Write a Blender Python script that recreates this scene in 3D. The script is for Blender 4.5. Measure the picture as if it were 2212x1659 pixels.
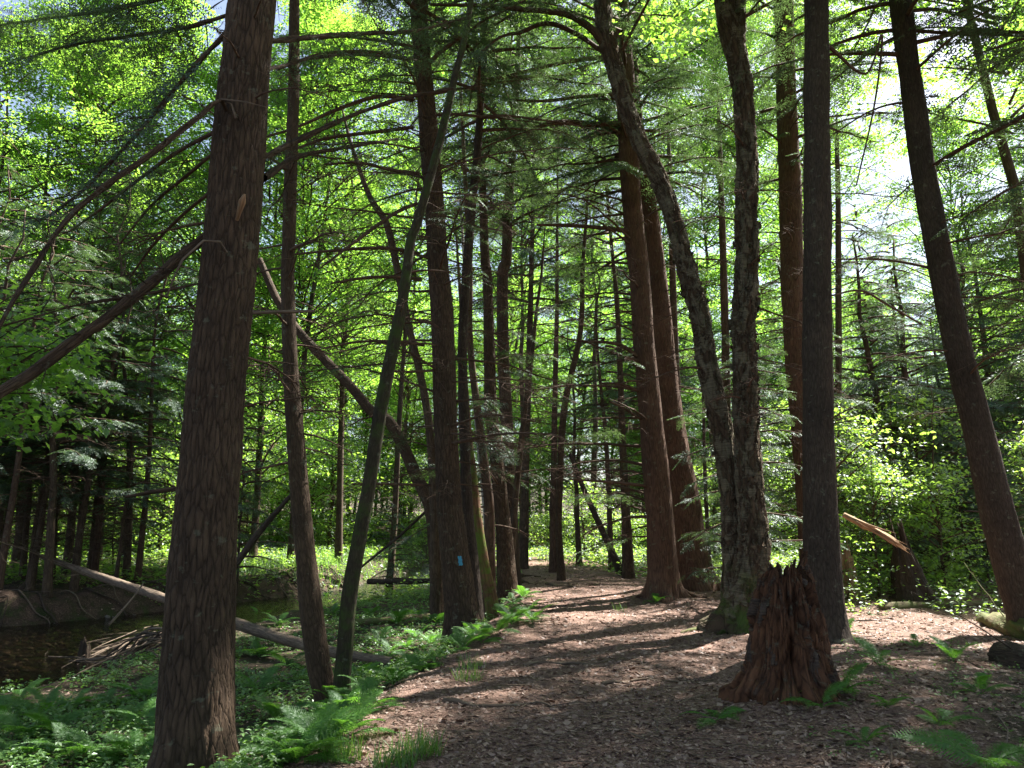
import bpy, math, random
import numpy as np
R = math.radians
rng = np.random.default_rng(7)
random.seed(7)
sc = bpy.context.scene
for o in list(bpy.data.objects): bpy.data.objects.remove(o)
COL = sc.collection

# ------------------------------------------------------------------ camera
CAM = np.array([0.0, 0.0, 1.6]); PITCH = R(10.2); F = 1671.0; W, H = 2212.0, 1659.0
cd = bpy.data.cameras.new("camera"); cam = bpy.data.objects.new("camera", cd); COL.objects.link(cam)
cam.location = CAM; cam.rotation_euler = (R(90)+PITCH, 0, 0)
cd.sensor_width = 36; cd.lens = 36*F/W; cd.clip_start = 0.05; cd.clip_end = 1000
sc.camera = cam
# ------------------------------------------------------------------ light
SUN_AZ, SUN_EL = R(46), R(52)          # azimuth clockwise from +Y
SD = np.array([math.sin(SUN_AZ)*math.cos(SUN_EL), math.cos(SUN_AZ)*math.cos(SUN_EL), math.sin(SUN_EL)])
wd = bpy.data.worlds.new("World"); sc.world = wd; wd.use_nodes = True
nt = wd.node_tree; nt.nodes.clear()
sky = nt.nodes.new('ShaderNodeTexSky'); sky.sky_type = 'NISHITA'; sky.sun_disc = False
sky.sun_elevation = SUN_EL; sky.sun_rotation = SUN_AZ; sky.air_density = 1.0; sky.dust_density = 1.5
bg = nt.nodes.new('ShaderNodeBackground'); bg.inputs[1].default_value = 0.05
wo = nt.nodes.new('ShaderNodeOutputWorld')
hs = nt.nodes.new('ShaderNodeHueSaturation'); hs.inputs['Saturation'].default_value = .85
nt.links.new(sky.outputs[0], hs.inputs['Color']); nt.links.new(hs.outputs[0], bg.inputs[0]); nt.links.new(bg.outputs[0], wo.inputs[0])
sl = bpy.data.lights.new("sun", 'SUN'); sl.energy = 5.0; sl.angle = R(0.55); sl.color = (1.0, 0.95, 0.87)
so = bpy.data.objects.new("sun", sl); COL.objects.link(so)
from mathutils import Vector, Matrix
so.rotation_euler = Vector(SD).to_track_quat('Z', 'Y').to_euler(); so.location = (10, 10, 30)
sc.view_settings.view_transform = 'Standard'; sc.view_settings.look = 'None'
sc.view_settings.exposure = 2.42; sc.view_settings.gamma = 1.0
cy = sc.cycles
cy.max_bounces = 8; cy.diffuse_bounces = 4; cy.glossy_bounces = 2; cy.transmission_bounces = 4; cy.transparent_max_bounces = 8
cy.caustics_reflective = False; cy.caustics_refractive = False; cy.sample_clamp_indirect = 6
cy.use_denoising = True

# ------------------------------------------------------------------ helpers
def ray(u, v):
    c = np.array([(u-W/2)/F, 1.0, -(v-H/2)/F])
    cp, sp = math.cos(PITCH), math.sin(PITCH)
    return np.array([c[0], cp*c[1]-sp*c[2], sp*c[1]+cp*c[2]])
def at(u, v, y):
    d = ray(u, v); t = y/d[1]
    return CAM + t*d, t
def hash2(ix, iy, s):
    n = (ix*374761393 + iy*668265263 + s*974634777) & 0xffffffff
    n = ((n ^ (n >> 13))*1274126177) & 0xffffffff
    return ((n ^ (n >> 16)) & 0xffff)/65535.0
def vnoise(x, y, s=0):
    x = np.asarray(x, float); y = np.asarray(y, float)
    ix = np.floor(x).astype(np.int64); iy = np.floor(y).astype(np.int64)
    fx = x-ix; fy = y-iy; fx = fx*fx*(3-2*fx); fy = fy*fy*(3-2*fy)
    a = hash2(ix, iy, s); b = hash2(ix+1, iy, s); c = hash2(ix, iy+1, s); d = hash2(ix+1, iy+1, s)
    return (a*(1-fx)+b*fx)*(1-fy) + (c*(1-fx)+d*fx)*fy - 0.5
def fbm(x, y, o=4, s=0):
    r = 0; a = 1; f = 1
    for k in range(o): r = r + a*vnoise(np.asarray(x)*f, np.asarray(y)*f, s+k); a *= .5; f *= 2.03
    return r
def sst(a, b, x):
    t = np.clip((np.asarray(x, float)-a)/(b-a), 0, 1); return t*t*(3-2*t)
WATER = -1.02
PL = ([-10, 0, 4.9, 8.2, 12, 17, 25, 33, 60], [-2.0, -1.6, -1.25, -.75, -.2, .35, .3, -1.2, -2])          # left edge of the path bank
PR = ([-10, 4.9, 8.2, 12, 17, 25, 33, 60], [2.2, 1.6, 2.3, 3.0, 3.1, 3.2, 2, 1])
SR = ([-10, 0, 8, 10, 12.4, 17, 23, 28.5, 38, 60, 120], [-45, -30, -12, -9.2, -7.2, -7.0, -7.2, -4.8, -3.0, -2.5, -2.5])
SL = ([-10, 10, 15, 17.5, 19.5, 21, 26, 32, 45, 60, 120], [-80, -60, -34, -22, -15.5, -12.5, -9.4, -6.8, -5.6, -5.0, -5.0])
def hgt(x, y):
    x = np.asarray(x, float); y = np.asarray(y, float)
    e = np.interp(y, *PL); d = e-x
    w = 2.2 - 0.9*sst(8, 16, y)
    h = -0.62*sst(0, w, d) - 0.10*sst(w, w+5, d)
    dr = x-np.interp(y, *SR); dl = np.interp(y, *SL)-x
    instream = (1-sst(-0.2, 1.0, dr))*(1-sst(-0.3, 1.0, dl))
    farb = -0.25 + 0.12*sst(0, 8, dl) + 0.35*fbm(x*.3, y*.3, 2, 9)
    base = np.where(dl > -0.5, farb*sst(-.3, 1.0, dl) + (-1.15)*(1-sst(-.3, 1.0, dl)), h)
    base = np.where(dl > -0.5, base, h*(1-instream) + (-1.15)*instream)
    h = base
    h = h-.20*sst(15, 21, y)*(1-sst(.5, 4.5, dr))*(1-instream)*(dl < -.5)
    # slightly crowned path, mound on the right side
    pr = np.interp(y, *PR)
    h = h + 0.10*sst(0, 1.5, x-pr)*(1-sst(3, 7, x-pr))*(1-sst(9, 13, y))
    h = h + 0.18*np.exp(-((x-2.6)**2+(y-6.9)**2)/0.9)
    h = h - 0.10*sst(4.5, 7, x)
    h = h + .22*fbm(x*2.6, y*2.6, 3, 40)*np.exp(-((np.interp(y, *SL)-x-.5)/.9)**2)*(y < 50)
    h = h + 0.075*np.clip(y-48, 0, None) + 0.05*np.clip(np.abs(x)-30, 0, None)
    ch = 1-instream
    h = h + (0.16*fbm(x*.45, y*.45, 3, 1)+0.06*fbm(x*1.9, y*1.9, 3, 5))*np.where(np.abs(x-(e+pr)/2) < (pr-e)/2, .55, 1.0)*(.3+.7*ch)
    return h
def ground_hit(u, v):
    d = ray(u, v); t = 2.0
    for _ in range(6000):
        p = CAM+t*d
        if p[2] <= hgt(p[0], p[1]): break
        t += 0.02
    return p

class MB:
    def __init__(s): s.v = []; s.f = []; s.a = []; s.n = 0; s.r = []
    def add(s, v, f, a=None, r=None):
        v = np.asarray(v, float).reshape(-1, 3); s.v.append(v)
        s.a.append(v if a is None else np.asarray(a, float).reshape(-1, 3))
        s.r.append(np.full(len(v), .5) if r is None else np.asarray(r, float).reshape(-1))
        for ff in (f if isinstance(f, list) else [f]): s.f.append(np.asarray(ff, dtype=np.int64)+s.n)
        s.n += len(v)
    def mesh(s, name, mats, smooth=True):
        me = bpy.data.meshes.new(name)
        v = np.concatenate(s.v); me.vertices.add(len(v)); me.vertices.foreach_set('co', v.astype(np.float32).ravel())
        nl = sum(f.size for f in s.f); npol = sum(len(f) for f in s.f)
        me.loops.add(nl); me.polygons.add(npol)
        me.loops.foreach_set('vertex_index', np.concatenate([f.ravel() for f in s.f]).astype(np.int32))
        tot = np.concatenate([np.full(len(f), f.shape[1]) for f in s.f]); st = np.concatenate([[0], np.cumsum(tot)[:-1]])
        me.polygons.foreach_set('loop_start', st.astype(np.int32))
        me.polygons.foreach_set('use_smooth', np.full(npol, smooth))
        at_ = me.attributes.new('bk', 'FLOAT_VECTOR', 'POINT'); at_.data.foreach_set('vector', np.concatenate(s.a).astype(np.float32).ravel())
        ar = me.attributes.new('rnd', 'FLOAT', 'POINT'); ar.data.foreach_set('value', np.concatenate(s.r).astype(np.float32))
        for m in (mats if isinstance(mats, list) else [mats]): me.materials.append(m)
        me.update(calc_edges=True); return me
    def obj(s, name, mats, parent=None, smooth=True, loc=None):
        if loc is not None: s.v = [a-np.asarray(loc) for a in s.v]
        return link(name, s.mesh(name, mats, smooth), parent, loc)
def link(name, me, parent=None, loc=None):
    o = bpy.data.objects.new(name, me); COL.objects.link(o)
    if parent is not None: o.parent = parent
    elif loc is not None: o.location = loc
    return o
def tag(o, label=None, cat=None, group=None, kind=None):
    if label: o['label'] = label
    if cat: o['category'] = cat
    if group: o['group'] = group
    if kind: o['kind'] = kind
    return o
def empty(name, loc, rz=0):
    o = bpy.data.objects.new(name, None); COL.objects.link(o); o.location = loc; o.rotation_euler = (0, 0, rz); o.empty_display_size = .2
    return o

def crom(P, step):
    """Catmull-Rom resample of control rows (x,y,z,r)"""
    P = np.asarray(P, float); Q = np.vstack([2*P[0]-P[1], P, 2*P[-1]-P[-2]]); out = []
    for i in range(1, len(Q)-2):
        n = max(1, int(np.linalg.norm(Q[i+1][:3]-Q[i][:3])/step)); t = np.arange(n)[:, None]/n
        a, b, c, d = Q[i-1], Q[i], Q[i+1], Q[i+2]
        out.append(.5*((2*b)+(-a+c)*t+(2*a-5*b+4*c-d)*t*t+(-a+3*b-3*c+d)*t**3))
    out.append(P[-1:]); return np.vstack(out)
def tube(mb, P, sides=8, off=None, flare=0, seed=0, lump=0.0, cap=True, r=.5):
    P = np.asarray(P, float); n = len(P); pts = P[:, :3]; rad = np.abs(P[:, 3])
    T = np.gradient(pts, axis=0); T /= np.linalg.norm(T, axis=1)[:, None]+1e-9
    ref = np.array([0, 1.0, 0]) if abs(T[0][1]) < .8 else np.array([1.0, 0, 0])
    X = ref-(T@ref)[:, None]*T; X /= np.linalg.norm(X, axis=1)[:, None]+1e-9; Y = np.cross(T, X)
    s = np.concatenate([[0], np.cumsum(np.linalg.norm(np.diff(pts, axis=0), axis=1))])
    th = np.arange(sides)*2*math.pi/sides
    rr = rad[:, None]*np.ones(sides)
    if flare:
        k = 3+seed % 3; ph = seed*1.7
        lob = .45+.75*np.clip(np.cos(k*th+ph)+.45*np.cos((k+2)*th+2*ph), -.5, 1.4)
        rr = rr*(1+flare*np.exp(-np.clip(s-.35, 0, 9)/.22)[:, None]*lob[None, :]*.8 + .22*flare*np.exp(-s/.9)[:, None])
    if lump: rr = rr*(1+lump*fbm(np.cos(th)[None, :]*1.6+s[:, None]*.25+seed, s[:, None]*1.3+np.sin(th)[None, :]*1.3, 3, seed))
    V = pts[:, None, :]+rr[:, :, None]*(np.cos(th)[None, :, None]*X[:, None, :]+np.sin(th)[None, :, None]*Y[:, None, :])
    r0 = max(rad.mean(), .01); o = rng.uniform(0, 20, 3) if off is None else off
    A = np.stack([np.cos(th)[None, :]*r0*np.ones((n, 1)), np.sin(th)[None, :]*r0*np.ones((n, 1)), s[:, None]*np.ones((1, sides))], -1)+o
    i = np.arange(n-1)[:, None]*sides; j = np.arange(sides)[None, :]; j2 = (j+1) % sides
    f = np.stack([i+j, i+j2, i+sides+j2, i+sides+j], -1).reshape(-1, 4)
    V = V.reshape(-1, 3); A = A.reshape(-1, 3)
    fs = [f]
    if cap:
        V = np.vstack([V, pts[-1:]+T[-1:]*rad[-1]*.3]); A = np.vstack([A, A[-1:]])
        b = (n-1)*sides; fs.append(np.stack([b+np.arange(sides), b+(np.arange(sides)+1) % sides, np.full(sides, n*sides)], -1))
    mb.add(V, fs, A, np.full(len(V), r))

# ------------------------------------------------------------------ materials
def nmat(name):
    m = bpy.data.materials.new(name); m.use_nodes = True; t = m.node_tree; t.nodes.clear()
    o = t.nodes.new('ShaderNodeOutputMaterial'); return m, t, o
def N(t, k, **kw):
    n = t.nodes.new(k)
    for a, b in kw.items(): setattr(n, a, b)
    return n
def ramp(t, fac, stops):
    n = N(t, 'ShaderNodeValToRGB'); e = n.color_ramp.elements
    while len(e) < len(stops): e.new(.5)
    for q, (p, c) in zip(e, stops): q.position = p; q.color = (c if len(c) == 4 else (*c, 1)) if isinstance(c, tuple) else (c, c, c, 1)
    t.links.new(fac, n.inputs[0]); return n.outputs[0]
def noise(t, vec, scale, detail=4, rough=.6, dist=0.0):
    n = N(t, 'ShaderNodeTexNoise'); n.inputs['Scale'].default_value = scale; n.inputs['Detail'].default_value = detail
    n.inputs['Roughness'].default_value = rough; n.inputs['Distortion'].default_value = dist
    if vec is not None: t.links.new(vec, n.inputs['Vector'])
    return n.outputs[0]
def mapping(t, vec, scale):
    n = N(t, 'ShaderNodeMapping'); n.inputs['Scale'].default_value = scale; t.links.new(vec, n.inputs[0]); return n.outputs[0]
def mix(t, fac, a, b, typ='MIX'):
    n = N(t, 'ShaderNodeMixRGB', blend_type=typ)
    for k, v in ((0, fac), (1, a), (2, b)):
        if isinstance(v, (int, float)): n.inputs[k].default_value = v
        elif isinstance(v, tuple): n.inputs[k].default_value = (*v, 1)
        else: t.links.new(v, n.inputs[k])
    return n.outputs[0]
def mth(t, op, a, b=0.0):
    n = N(t, 'ShaderNodeMath', operation=op)
    for k, v in ((0, a), (1, b)):
        if isinstance(v, (int, float)): n.inputs[k].default_value = v
        else: t.links.new(v, n.inputs[k])
    return n.outputs[0]
def bark_mat(name, dark, light, fu=26, fv=3.2, disp=0.018, moss=0.0, mosscol=(.07, .11, .02), patchy=None, mtop=None, pcut=.47):
    m, t, o = nmat(name)
    a = N(t, 'ShaderNodeAttribute', attribute_name='bk').outputs['Vector']
    mp = mapping(t, a, (fu, fu, fv))
    wn = N(t, 'ShaderNodeTexNoise'); wn.inputs['Scale'].default_value = .9; wn.inputs['Detail'].default_value = 3; t.links.new(mp, wn.inputs['Vector'])
    mp2 = mix(t, .85, mp, wn.outputs['Color'], 'ADD')
    vo = N(t, 'ShaderNodeTexVoronoi', feature='DISTANCE_TO_EDGE'); vo.inputs['Scale'].default_value = 1.0; vo.inputs['Randomness'].default_value = 1
    t.links.new(mp2, vo.inputs['Vector'])
    n1 = noise(t, mp, 1.1, 6, .7, .8)
    edge = ramp(t, vo.outputs['Distance'], [(0.0, 0.0), (.10, .55), (.45, 1.0)])
    hh = mth(t, 'ADD', mth(t, 'MULTIPLY', edge, .38), mth(t, 'MULTIPLY', n1, .95))
    col = ramp(t, hh, [(.25, dark), (.62, tuple((x*.55+y*.45) for x, y in zip(dark, light))), (.95, light)])
    big = noise(t, a, 1.7, 3)
    col = mix(t, .8, col, ramp(t, big, [(.3, (.65, .62, .6)), (.7, (1.25, 1.2, 1.15))]), 'MULTIPLY')
    if patchy:
        pn = noise(t, mapping(t, a, (7, 7, 3.0)), 1.0, 5, .7, .6)
        pm = ramp(t, pn, [(pcut, 0.0), (pcut+.06, 1.0)])
        ln = noise(t, mapping(t, a, (3, 3, 55)), 1.0, 3)
        pc = mix(t, ramp(t, ln, [(.4, 0.0), (.65, .8)]), patchy, tuple(x*.35 for x in patchy))
        col = mix(t, pm, col, pc)
        hh = mth(t, 'ADD', hh, mth(t, 'MULTIPLY', pm, .5))
    lich = noise(t, a, 9.0, 4, .7)
    col = mix(t, ramp(t, lich, [(.60, 0.0), (.68, .45)]), col, (.16, .17, .12))
    if moss:
        mn = noise(t, a, 3.2, 5, .7)
        mm = ramp(t, mn, [(.72-moss*.5, 0.0), (.86-moss*.5, .92)])
        if mtop:
            z = N(t, 'ShaderNodeSeparateXYZ'); g = N(t, 'ShaderNodeNewGeometry'); t.links.new(g.outputs['Position'], z.inputs[0])
            mm = mth(t, 'MULTIPLY', mm, ramp(t, mth(t, 'DIVIDE', z.outputs[2], mtop), [(0.35, 1.0), (1.0, 0.05)]))
        col = mix(t, mm, col, mosscol)
    b = N(t, 'ShaderNodeBsdfPrincipled'); b.inputs['Roughness'].default_value = .88; b.inputs['Specular IOR Level'].default_value = .25
    t.links.new(col, b.inputs['Base Color']); t.links.new(b.outputs[0], o.inputs[0])
    if disp > 0:
        d = N(t, 'ShaderNodeDisplacement'); d.inputs['Scale'].default_value = disp; d.inputs['Midlevel'].default_value = .75
        t.links.new(hh, d.inputs['Height']); t.links.new(d.outputs[0], o.inputs[2]); m.displacement_method = 'BOTH'
    return m
def leaf_mat(name, c1, c2, t1, trans=.5, gloss=.07, rough=.5):
    m, t, o = nmat(name)
    a = N(t, 'ShaderNodeAttribute', attribute_name='rnd').outputs['Fac']
    oi = N(t, 'ShaderNodeObjectInfo').outputs['Random']
    f = mth(t, 'ADD', mth(t, 'MULTIPLY', a, .75), mth(t, 'MULTIPLY', oi, .25))
    c = mix(t, f, c1, c2); tc = mix(t, f, t1, tuple(x*.6 for x in t1))
    d = N(t, 'ShaderNodeBsdfDiffuse'); t.links.new(c, d.inputs[0])
    tr = N(t, 'ShaderNodeBsdfTranslucent'); t.links.new(tc, tr.inputs[0])
    g = N(t, 'ShaderNodeBsdfGlossy'); g.inputs['Roughness'].default_value = rough; g.inputs[0].default_value = (.9, .95, 1, 1)
    m1 = N(t, 'ShaderNodeMixShader'); m1.inputs[0].default_value = trans; t.links.new(d.outputs[0], m1.inputs[1]); t.links.new(tr.outputs[0], m1.inputs[2])
    m2 = N(t, 'ShaderNodeMixShader'); m2.inputs[0].default_value = gloss; t.links.new(m1.outputs[0], m2.inputs[1]); t.links.new(g.outputs[0], m2.inputs[2])
    t.links.new(m2.outputs[0], o.inputs[0]); return m
BK = dict(
 hemlock=bark_mat('hemlock_bark', (.018, .012, .008), (.105, .070, .045), 34, 5.0, .032),
 fork=bark_mat('fork_bark', (.022, .014, .009), (.095, .064, .04), 44, 7, .010),
 mossy=bark_mat('mossy_bark', (.014, .012, .008), (.06, .05, .030), 44, 7, .008, moss=.5, mosscol=(.040, .060, .014)),
 cedar=bark_mat('red_bark', (.030, .016, .010), (.140, .080, .052), 44, 4, .016),
 cedarmoss=bark_mat('red_bark_green_edge', (.045, .022, .012), (.20, .11, .06), 34, 2.6, .01, moss=.5, mosscol=(.10, .15, .02)),
 birch=bark_mat('peeling_birch_bark', (.022, .014, .009), (.10, .068, .044), 14, 3.4, .045, moss=.55, mosscol=(.06, .09, .018), patchy=(.15, .125, .085), mtop=1.1),
 dark=bark_mat('dark_bark', (.016, .012, .009), (.078, .058, .043), 42, 7, .012),
 far=bark_mat('background_bark', (.026, .017, .011), (.11, .078, .052), 22, 3.5, 0),
 farred=bark_mat('background_red_bark', (.030, .017, .011), (.12, .075, .05), 22, 3.5, 0),
 white=bark_mat('white_birch_bark', (.25, .23, .2), (.55, .52, .47), 3, 40, 0),
 twig=bark_mat('twig_bark', (.035, .022, .016), (.15, .095, .065), 30, 8, 0),
 dead=bark_mat('dead_wood', (.05, .036, .026), (.20, .155, .115), 40, 3, .008, moss=.12),
 mosslog=bark_mat('mossy_log', (.05, .04, .025), (.22, .18, .1), 30, 4, .01, moss=.62, mosscol=(.085, .105, .028)),
 rot=bark_mat('rotten_wood', (.009, .005, .004), (.16, .076, .040), 32, 5.0, .028, moss=.30, mosscol=(.05, .065, .02), mtop=.4, patchy=(.085, .062, .048), pcut=.54),
 splinter=bark_mat('splintered_wood', (.12, .07, .04), (.46, .31, .19), 50, 3, .006),
)
LF = dict(
 hem=leaf_mat('hemlock_needles', (.035, .072, .034), (.065, .125, .050), (.11, .19, .05), .42, .06, .5),
 maple=leaf_mat('maple_leaves', (.045, .10, .018), (.075, .16, .025), (.39, .71, .075), .66, .06),
 maple2=leaf_mat('beech_leaves', (.05, .11, .03), (.08, .16, .035), (.46, .74, .09), .64, .08),
 herb=leaf_mat('herb_leaves', (.065, .15, .025), (.11, .23, .035), (.25, .5, .05), .4, .06),
 fern=leaf_mat('fern_pinnae', (.045, .13, .020), (.085, .20, .03), (.22, .52, .05), .45, .03),
 grass=leaf_mat('grass_blades', (.06, .14, .02), (.10, .2, .03), (.25, .5, .05), .45, .05),
 litter=leaf_mat('dead_leaves', (.080, .043, .031), (.42, .30, .235), (.2, .09, .04), .10, .03, .5),
)
def ground_mat():
    m, t, o = nmat('forest_floor')
    p = N(t, 'ShaderNodeNewGeometry').outputs['Position']
    a = N(t, 'ShaderNodeAttribute', attribute_name='rnd').outputs['Fac']
    n1 = noise(t, p, 2.2, 6, .7); n2 = noise(t, p, 28, 5, .75); n3 = noise(t, p, 90, 3, .7)
    f = mth(t, 'ADD', mth(t, 'MULTIPLY', n2, .6), mth(t, 'MULTIPLY', n3, .4))
    litter = ramp(t, f, [(.32, (.035, .020, .015)), (.46, (.125, .077, .058)), (.57, (.27, .18, .145)), (.70, (.44, .33, .28))])
    litter = mix(t, .6, litter, ramp(t, n1, [(.34, (.52, .46, .42)), (.66, (1.2, 1.15, 1.12))]), 'MULTIPLY')
    soil = ramp(t, f, [(.34, (.012, .009, .006)), (.52, (.05, .036, .022)), (.68, (.12, .09, .06))])
    green = ramp(t, f, [(.34, (.010, .014, .005)), (.55, (.035, .05, .014)), (.72, (.08, .11, .03))])
    veg = mix(t, ramp(t, n1, [(.50, 0.0), (.64, 1.0)]), soil, green)
    fac = ramp(t, mth(t, 'ADD', a, mth(t, 'MULTIPLY', mth(t, 'SUBTRACT', n1, .5), .5)), [(.4, 0.0), (.6, 1.0)])
    c = mix(t, fac, litter, veg)
    b = N(t, 'ShaderNodeBsdfPrincipled'); b.inputs['Roughness'].default_value = .9; b.inputs['Specular IOR Level'].default_value = .2
    t.links.new(c, b.inputs['Base Color'])
    bp = N(t, 'ShaderNodeBump'); bp.inputs['Strength'].default_value = .9; bp.inputs['Distance'].default_value = .03
    t.links.new(f, bp.inputs['Height']); t.links.new(bp.outputs[0], b.inputs['Normal'])
    t.links.new(b.outputs[0], o.inputs[0]); return m
def water_mat():
    m, t, o = nmat('stream_water')
    p = N(t, 'ShaderNodeNewGeometry').outputs['Position']
    n = noise(t, p, 4, 5, .65, .8)
    bp = N(t, 'ShaderNodeBump'); bp.inputs['Strength'].default_value = .6; bp.inputs['Distance'].default_value = .05; t.links.new(n, bp.inputs['Height'])
    g = N(t, 'ShaderNodeBsdfGlossy'); g.inputs['Roughness'].default_value = .06; t.links.new(bp.outputs[0], g.inputs['Normal'])
    tr = N(t, 'ShaderNodeBsdfTransparent'); tr.inputs[0].default_value = (.62, .54, .42, 1)
    fr = N(t, 'ShaderNodeFresnel'); fr.inputs[0].default_value = 1.9; t.links.new(bp.outputs[0], fr.inputs['Normal'])
    mx = N(t, 'ShaderNodeMixShader'); t.links.new(fr.outputs[0], mx.inputs[0]); t.links.new(tr.outputs[0], mx.inputs[1]); t.links.new(g.outputs[0], mx.inputs[2])
    t.links.new(mx.outputs[0], o.inputs[0]); return m
def plain(name, c1, c2, scale=20, rough=.8, bump=.3):
    m, t, o = nmat(name); p = N(t, 'ShaderNodeNewGeometry').outputs['Position']; n = noise(t, p, scale, 4, .65)
    b = N(t, 'ShaderNodeBsdfPrincipled'); b.inputs['Roughness'].default_value = rough
    t.links.new(ramp(t, n, [(.35, c1), (.65, c2)]), b.inputs['Base Color'])
    bp = N(t, 'ShaderNodeBump'); bp.inputs['Strength'].default_value = bump; bp.inputs['Distance'].default_value = .01; t.links.new(n, bp.inputs['Height']); t.links.new(bp.outputs[0], b.inputs['Normal'])
    t.links.new(b.outputs[0], o.inputs[0]); return m
M_stone = plain('stream_stone', (.06, .05, .04), (.20, .175, .15), 9)
M_blaze = plain('blue_blaze_paint', (.03, .20, .32), (.07, .34, .48), 60, .7)
M_root = BK['hemlock']

# ------------------------------------------------------------------ ground, stream
def axis(a, b, c, n, k):
    t = np.linspace(0, 1, n); s = np.sinh(k*(2*t-1))/np.sinh(k)
    return np.where(s < 0, c+s*(c-a), c+s*(b-c))
gx = axis(-130, 130, 0, 520, 4.2); gy = axis(-40, 190, 7, 560, 4.0)
X, Y = np.meshgrid(gx, gy); Z = hgt(X, Y)
def vegmask(X, Y):
    X = np.asarray(X, float); Y = np.asarray(Y, float)
    e = np.interp(Y, *PL); pr = np.interp(Y, *PR)
    lft = sst(-.1, .9, e-X)
    dl = np.interp(Y, *SL)-X
    lft = lft*(1-.42*sst(-.6, .2, dl)*(1-sst(40, 60, Y)))
    dr = X-np.interp(Y, *SR); lft = np.where((dr < 0.2) & (dl < -.3), 0.9, lft)
    rgt = .55*sst(.3, 2.0, X-pr)*(1-sst(7, 12, Y)) + .5*sst(19, 26, Y)*sst(0, 3, X-pr)
    return np.clip(lft+rgt+sst(34, 41, Y), 0, 1)
mb = MB(); n0, n1 = X.shape
i = np.arange(n0-1)[:, None]*n1; j = np.arange(n1-1)[None, :]
mb.add(np.stack([X, Y, Z], -1), np.stack([i+j, i+j+1, i+n1+j+1, i+n1+j], -1).reshape(-1, 4), r=vegmask(X, Y).ravel())
tag(mb.obj('ground', ground_mat()), kind='structure')
yy = np.linspace(6, 110, 260); mb = MB(); m_ = 40
xl = np.interp(yy, *SL)-1.2; xr = np.interp(yy, *SR)+1.2; s = np.linspace(0, 1, m_)
Xw = xl[:, None]*(1-s)+xr[:, None]*s; Yw = yy[:, None]*np.ones(m_)
Zw = np.where(Yw > 50, WATER+.075*(Yw-50), WATER)+.0*Xw
i = np.arange(len(yy)-1)[:, None]*m_; j = np.arange(m_-1)[None, :]
mb.add(np.stack([Xw, Yw, Zw], -1), np.stack([i+j, i+j+1, i+m_+j+1, i+m_+j], -1).reshape(-1, 4))
tag(mb.obj('stream_water', water_mat()), kind='structure')

# ------------------------------------------------------------------ foliage templates
def rotm(az, pitch, roll):
    az, pitch, roll = np.broadcast_arrays(*[np.asarray(q, float) for q in (az, pitch, roll)])
    ca, sa, cp, sp, cr, sr = np.cos(az), np.sin(az), np.cos(pitch), np.sin(pitch), np.cos(roll), np.sin(roll)
    x = np.stack([ca*cp, sa*cp, sp], -1)
    y0 = np.stack([-sa, ca, 0*ca], -1); z0 = np.cross(x, y0)
    y = y0*cr[..., None]+z0*sr[..., None]; z = -y0*sr[..., None]+z0*cr[..., None]
    return np.stack([x, y, z], -1)                  # columns = axes
def stamp(mb, tv, tf, M, P, S, tr=None):
    """place template tv (n,3) with rotation M (m,3,3), origin P (m,3), scale S (m,)"""
    m = len(P); n = len(tv); S = np.asarray(S, float); S = S if S.ndim == 2 else S[:, None]*np.ones(3)
    V = np.einsum('mij,mnj->mni', M, tv[None]*S[:, None, :])+P[:, None, :]
    fs = [(f[None]+np.arange(m)[:, None, None]*n).reshape(-1, f.shape[1]) for f in tf]
    r = rng.random(m)[:, None]*np.ones(n) if tr is None else np.clip(tr[None, :]*.6+rng.random(m)[:, None]*.4, 0, 1)
    mb.add(V.reshape(-1, 3), fs, r=r.ravel())
def merge(mb): return np.concatenate(mb.v), ([f for f in mb.f]), np.concatenate(mb.r)
def group_faces(fs):
    d = {}
    for f in fs: d.setdefault(f.shape[1], []).append(f)
    return [np.concatenate(v) for v in d.values()]
def make_spray(lod):
    """flat hemlock spray, length 1 along +x"""
    step, ll, lw, npair = ((.030, .042, .016, 8) if lod == 0 else (.060, .078, .034, 7))
    mb = MB(); P = []; AZ = []; L = []
    for k in range(npair):
        x = .06+.9*k/npair
        for sgn in (-1, 1):
            ln = (.50*(1-x)**.8+.06)*rng.uniform(.55, 1.15); a = sgn*R(rng.uniform(38, 62))
            for q in np.arange(.03, ln, step):
                bx, by = x+q*math.cos(a), q*math.sin(a)
                for s2 in (-1, 1):
                    P.append((bx, by, -.16*bx*bx-.25*q*q+rng.normal(0, .006))); AZ.append(a+s2*R(rng.uniform(45, 75))); L.append(ll*rng.uniform(.7, 1.2)*(1.2-.6*q/ln))
    for q in np.arange(.0, 1, step):
        for s2 in (-1, 1): P.append((q, 0, -.16*q*q)); AZ.append(s2*R(55)); L.append(ll)
    P = np.array(P); AZ = np.array(AZ); L = np.array(L)
    tv = np.array([[0, -lw/ll/2, 0], [1, 0, 0], [0, lw/ll/2, 0]]) if lod == 0 else np.array([[-.1, -.22, 0], [1, 0, 0], [.1, .22, 0]])
    stamp(mb, tv, [np.array([[0, 1, 2]])], rotm(AZ, rng.normal(-.1, .35, len(P)), rng.normal(0, .4, len(P))), P, L)
    # the twig itself
    ax = np.stack([np.linspace(0, 1, 5), np.zeros(5), -.16*np.linspace(0, 1, 5)**2, np.linspace(.006, .002, 5)], 1)
    v, f, r = merge(mb); return v, group_faces(f), r
SPR = [make_spray(0), make_spray(1)]
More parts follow.
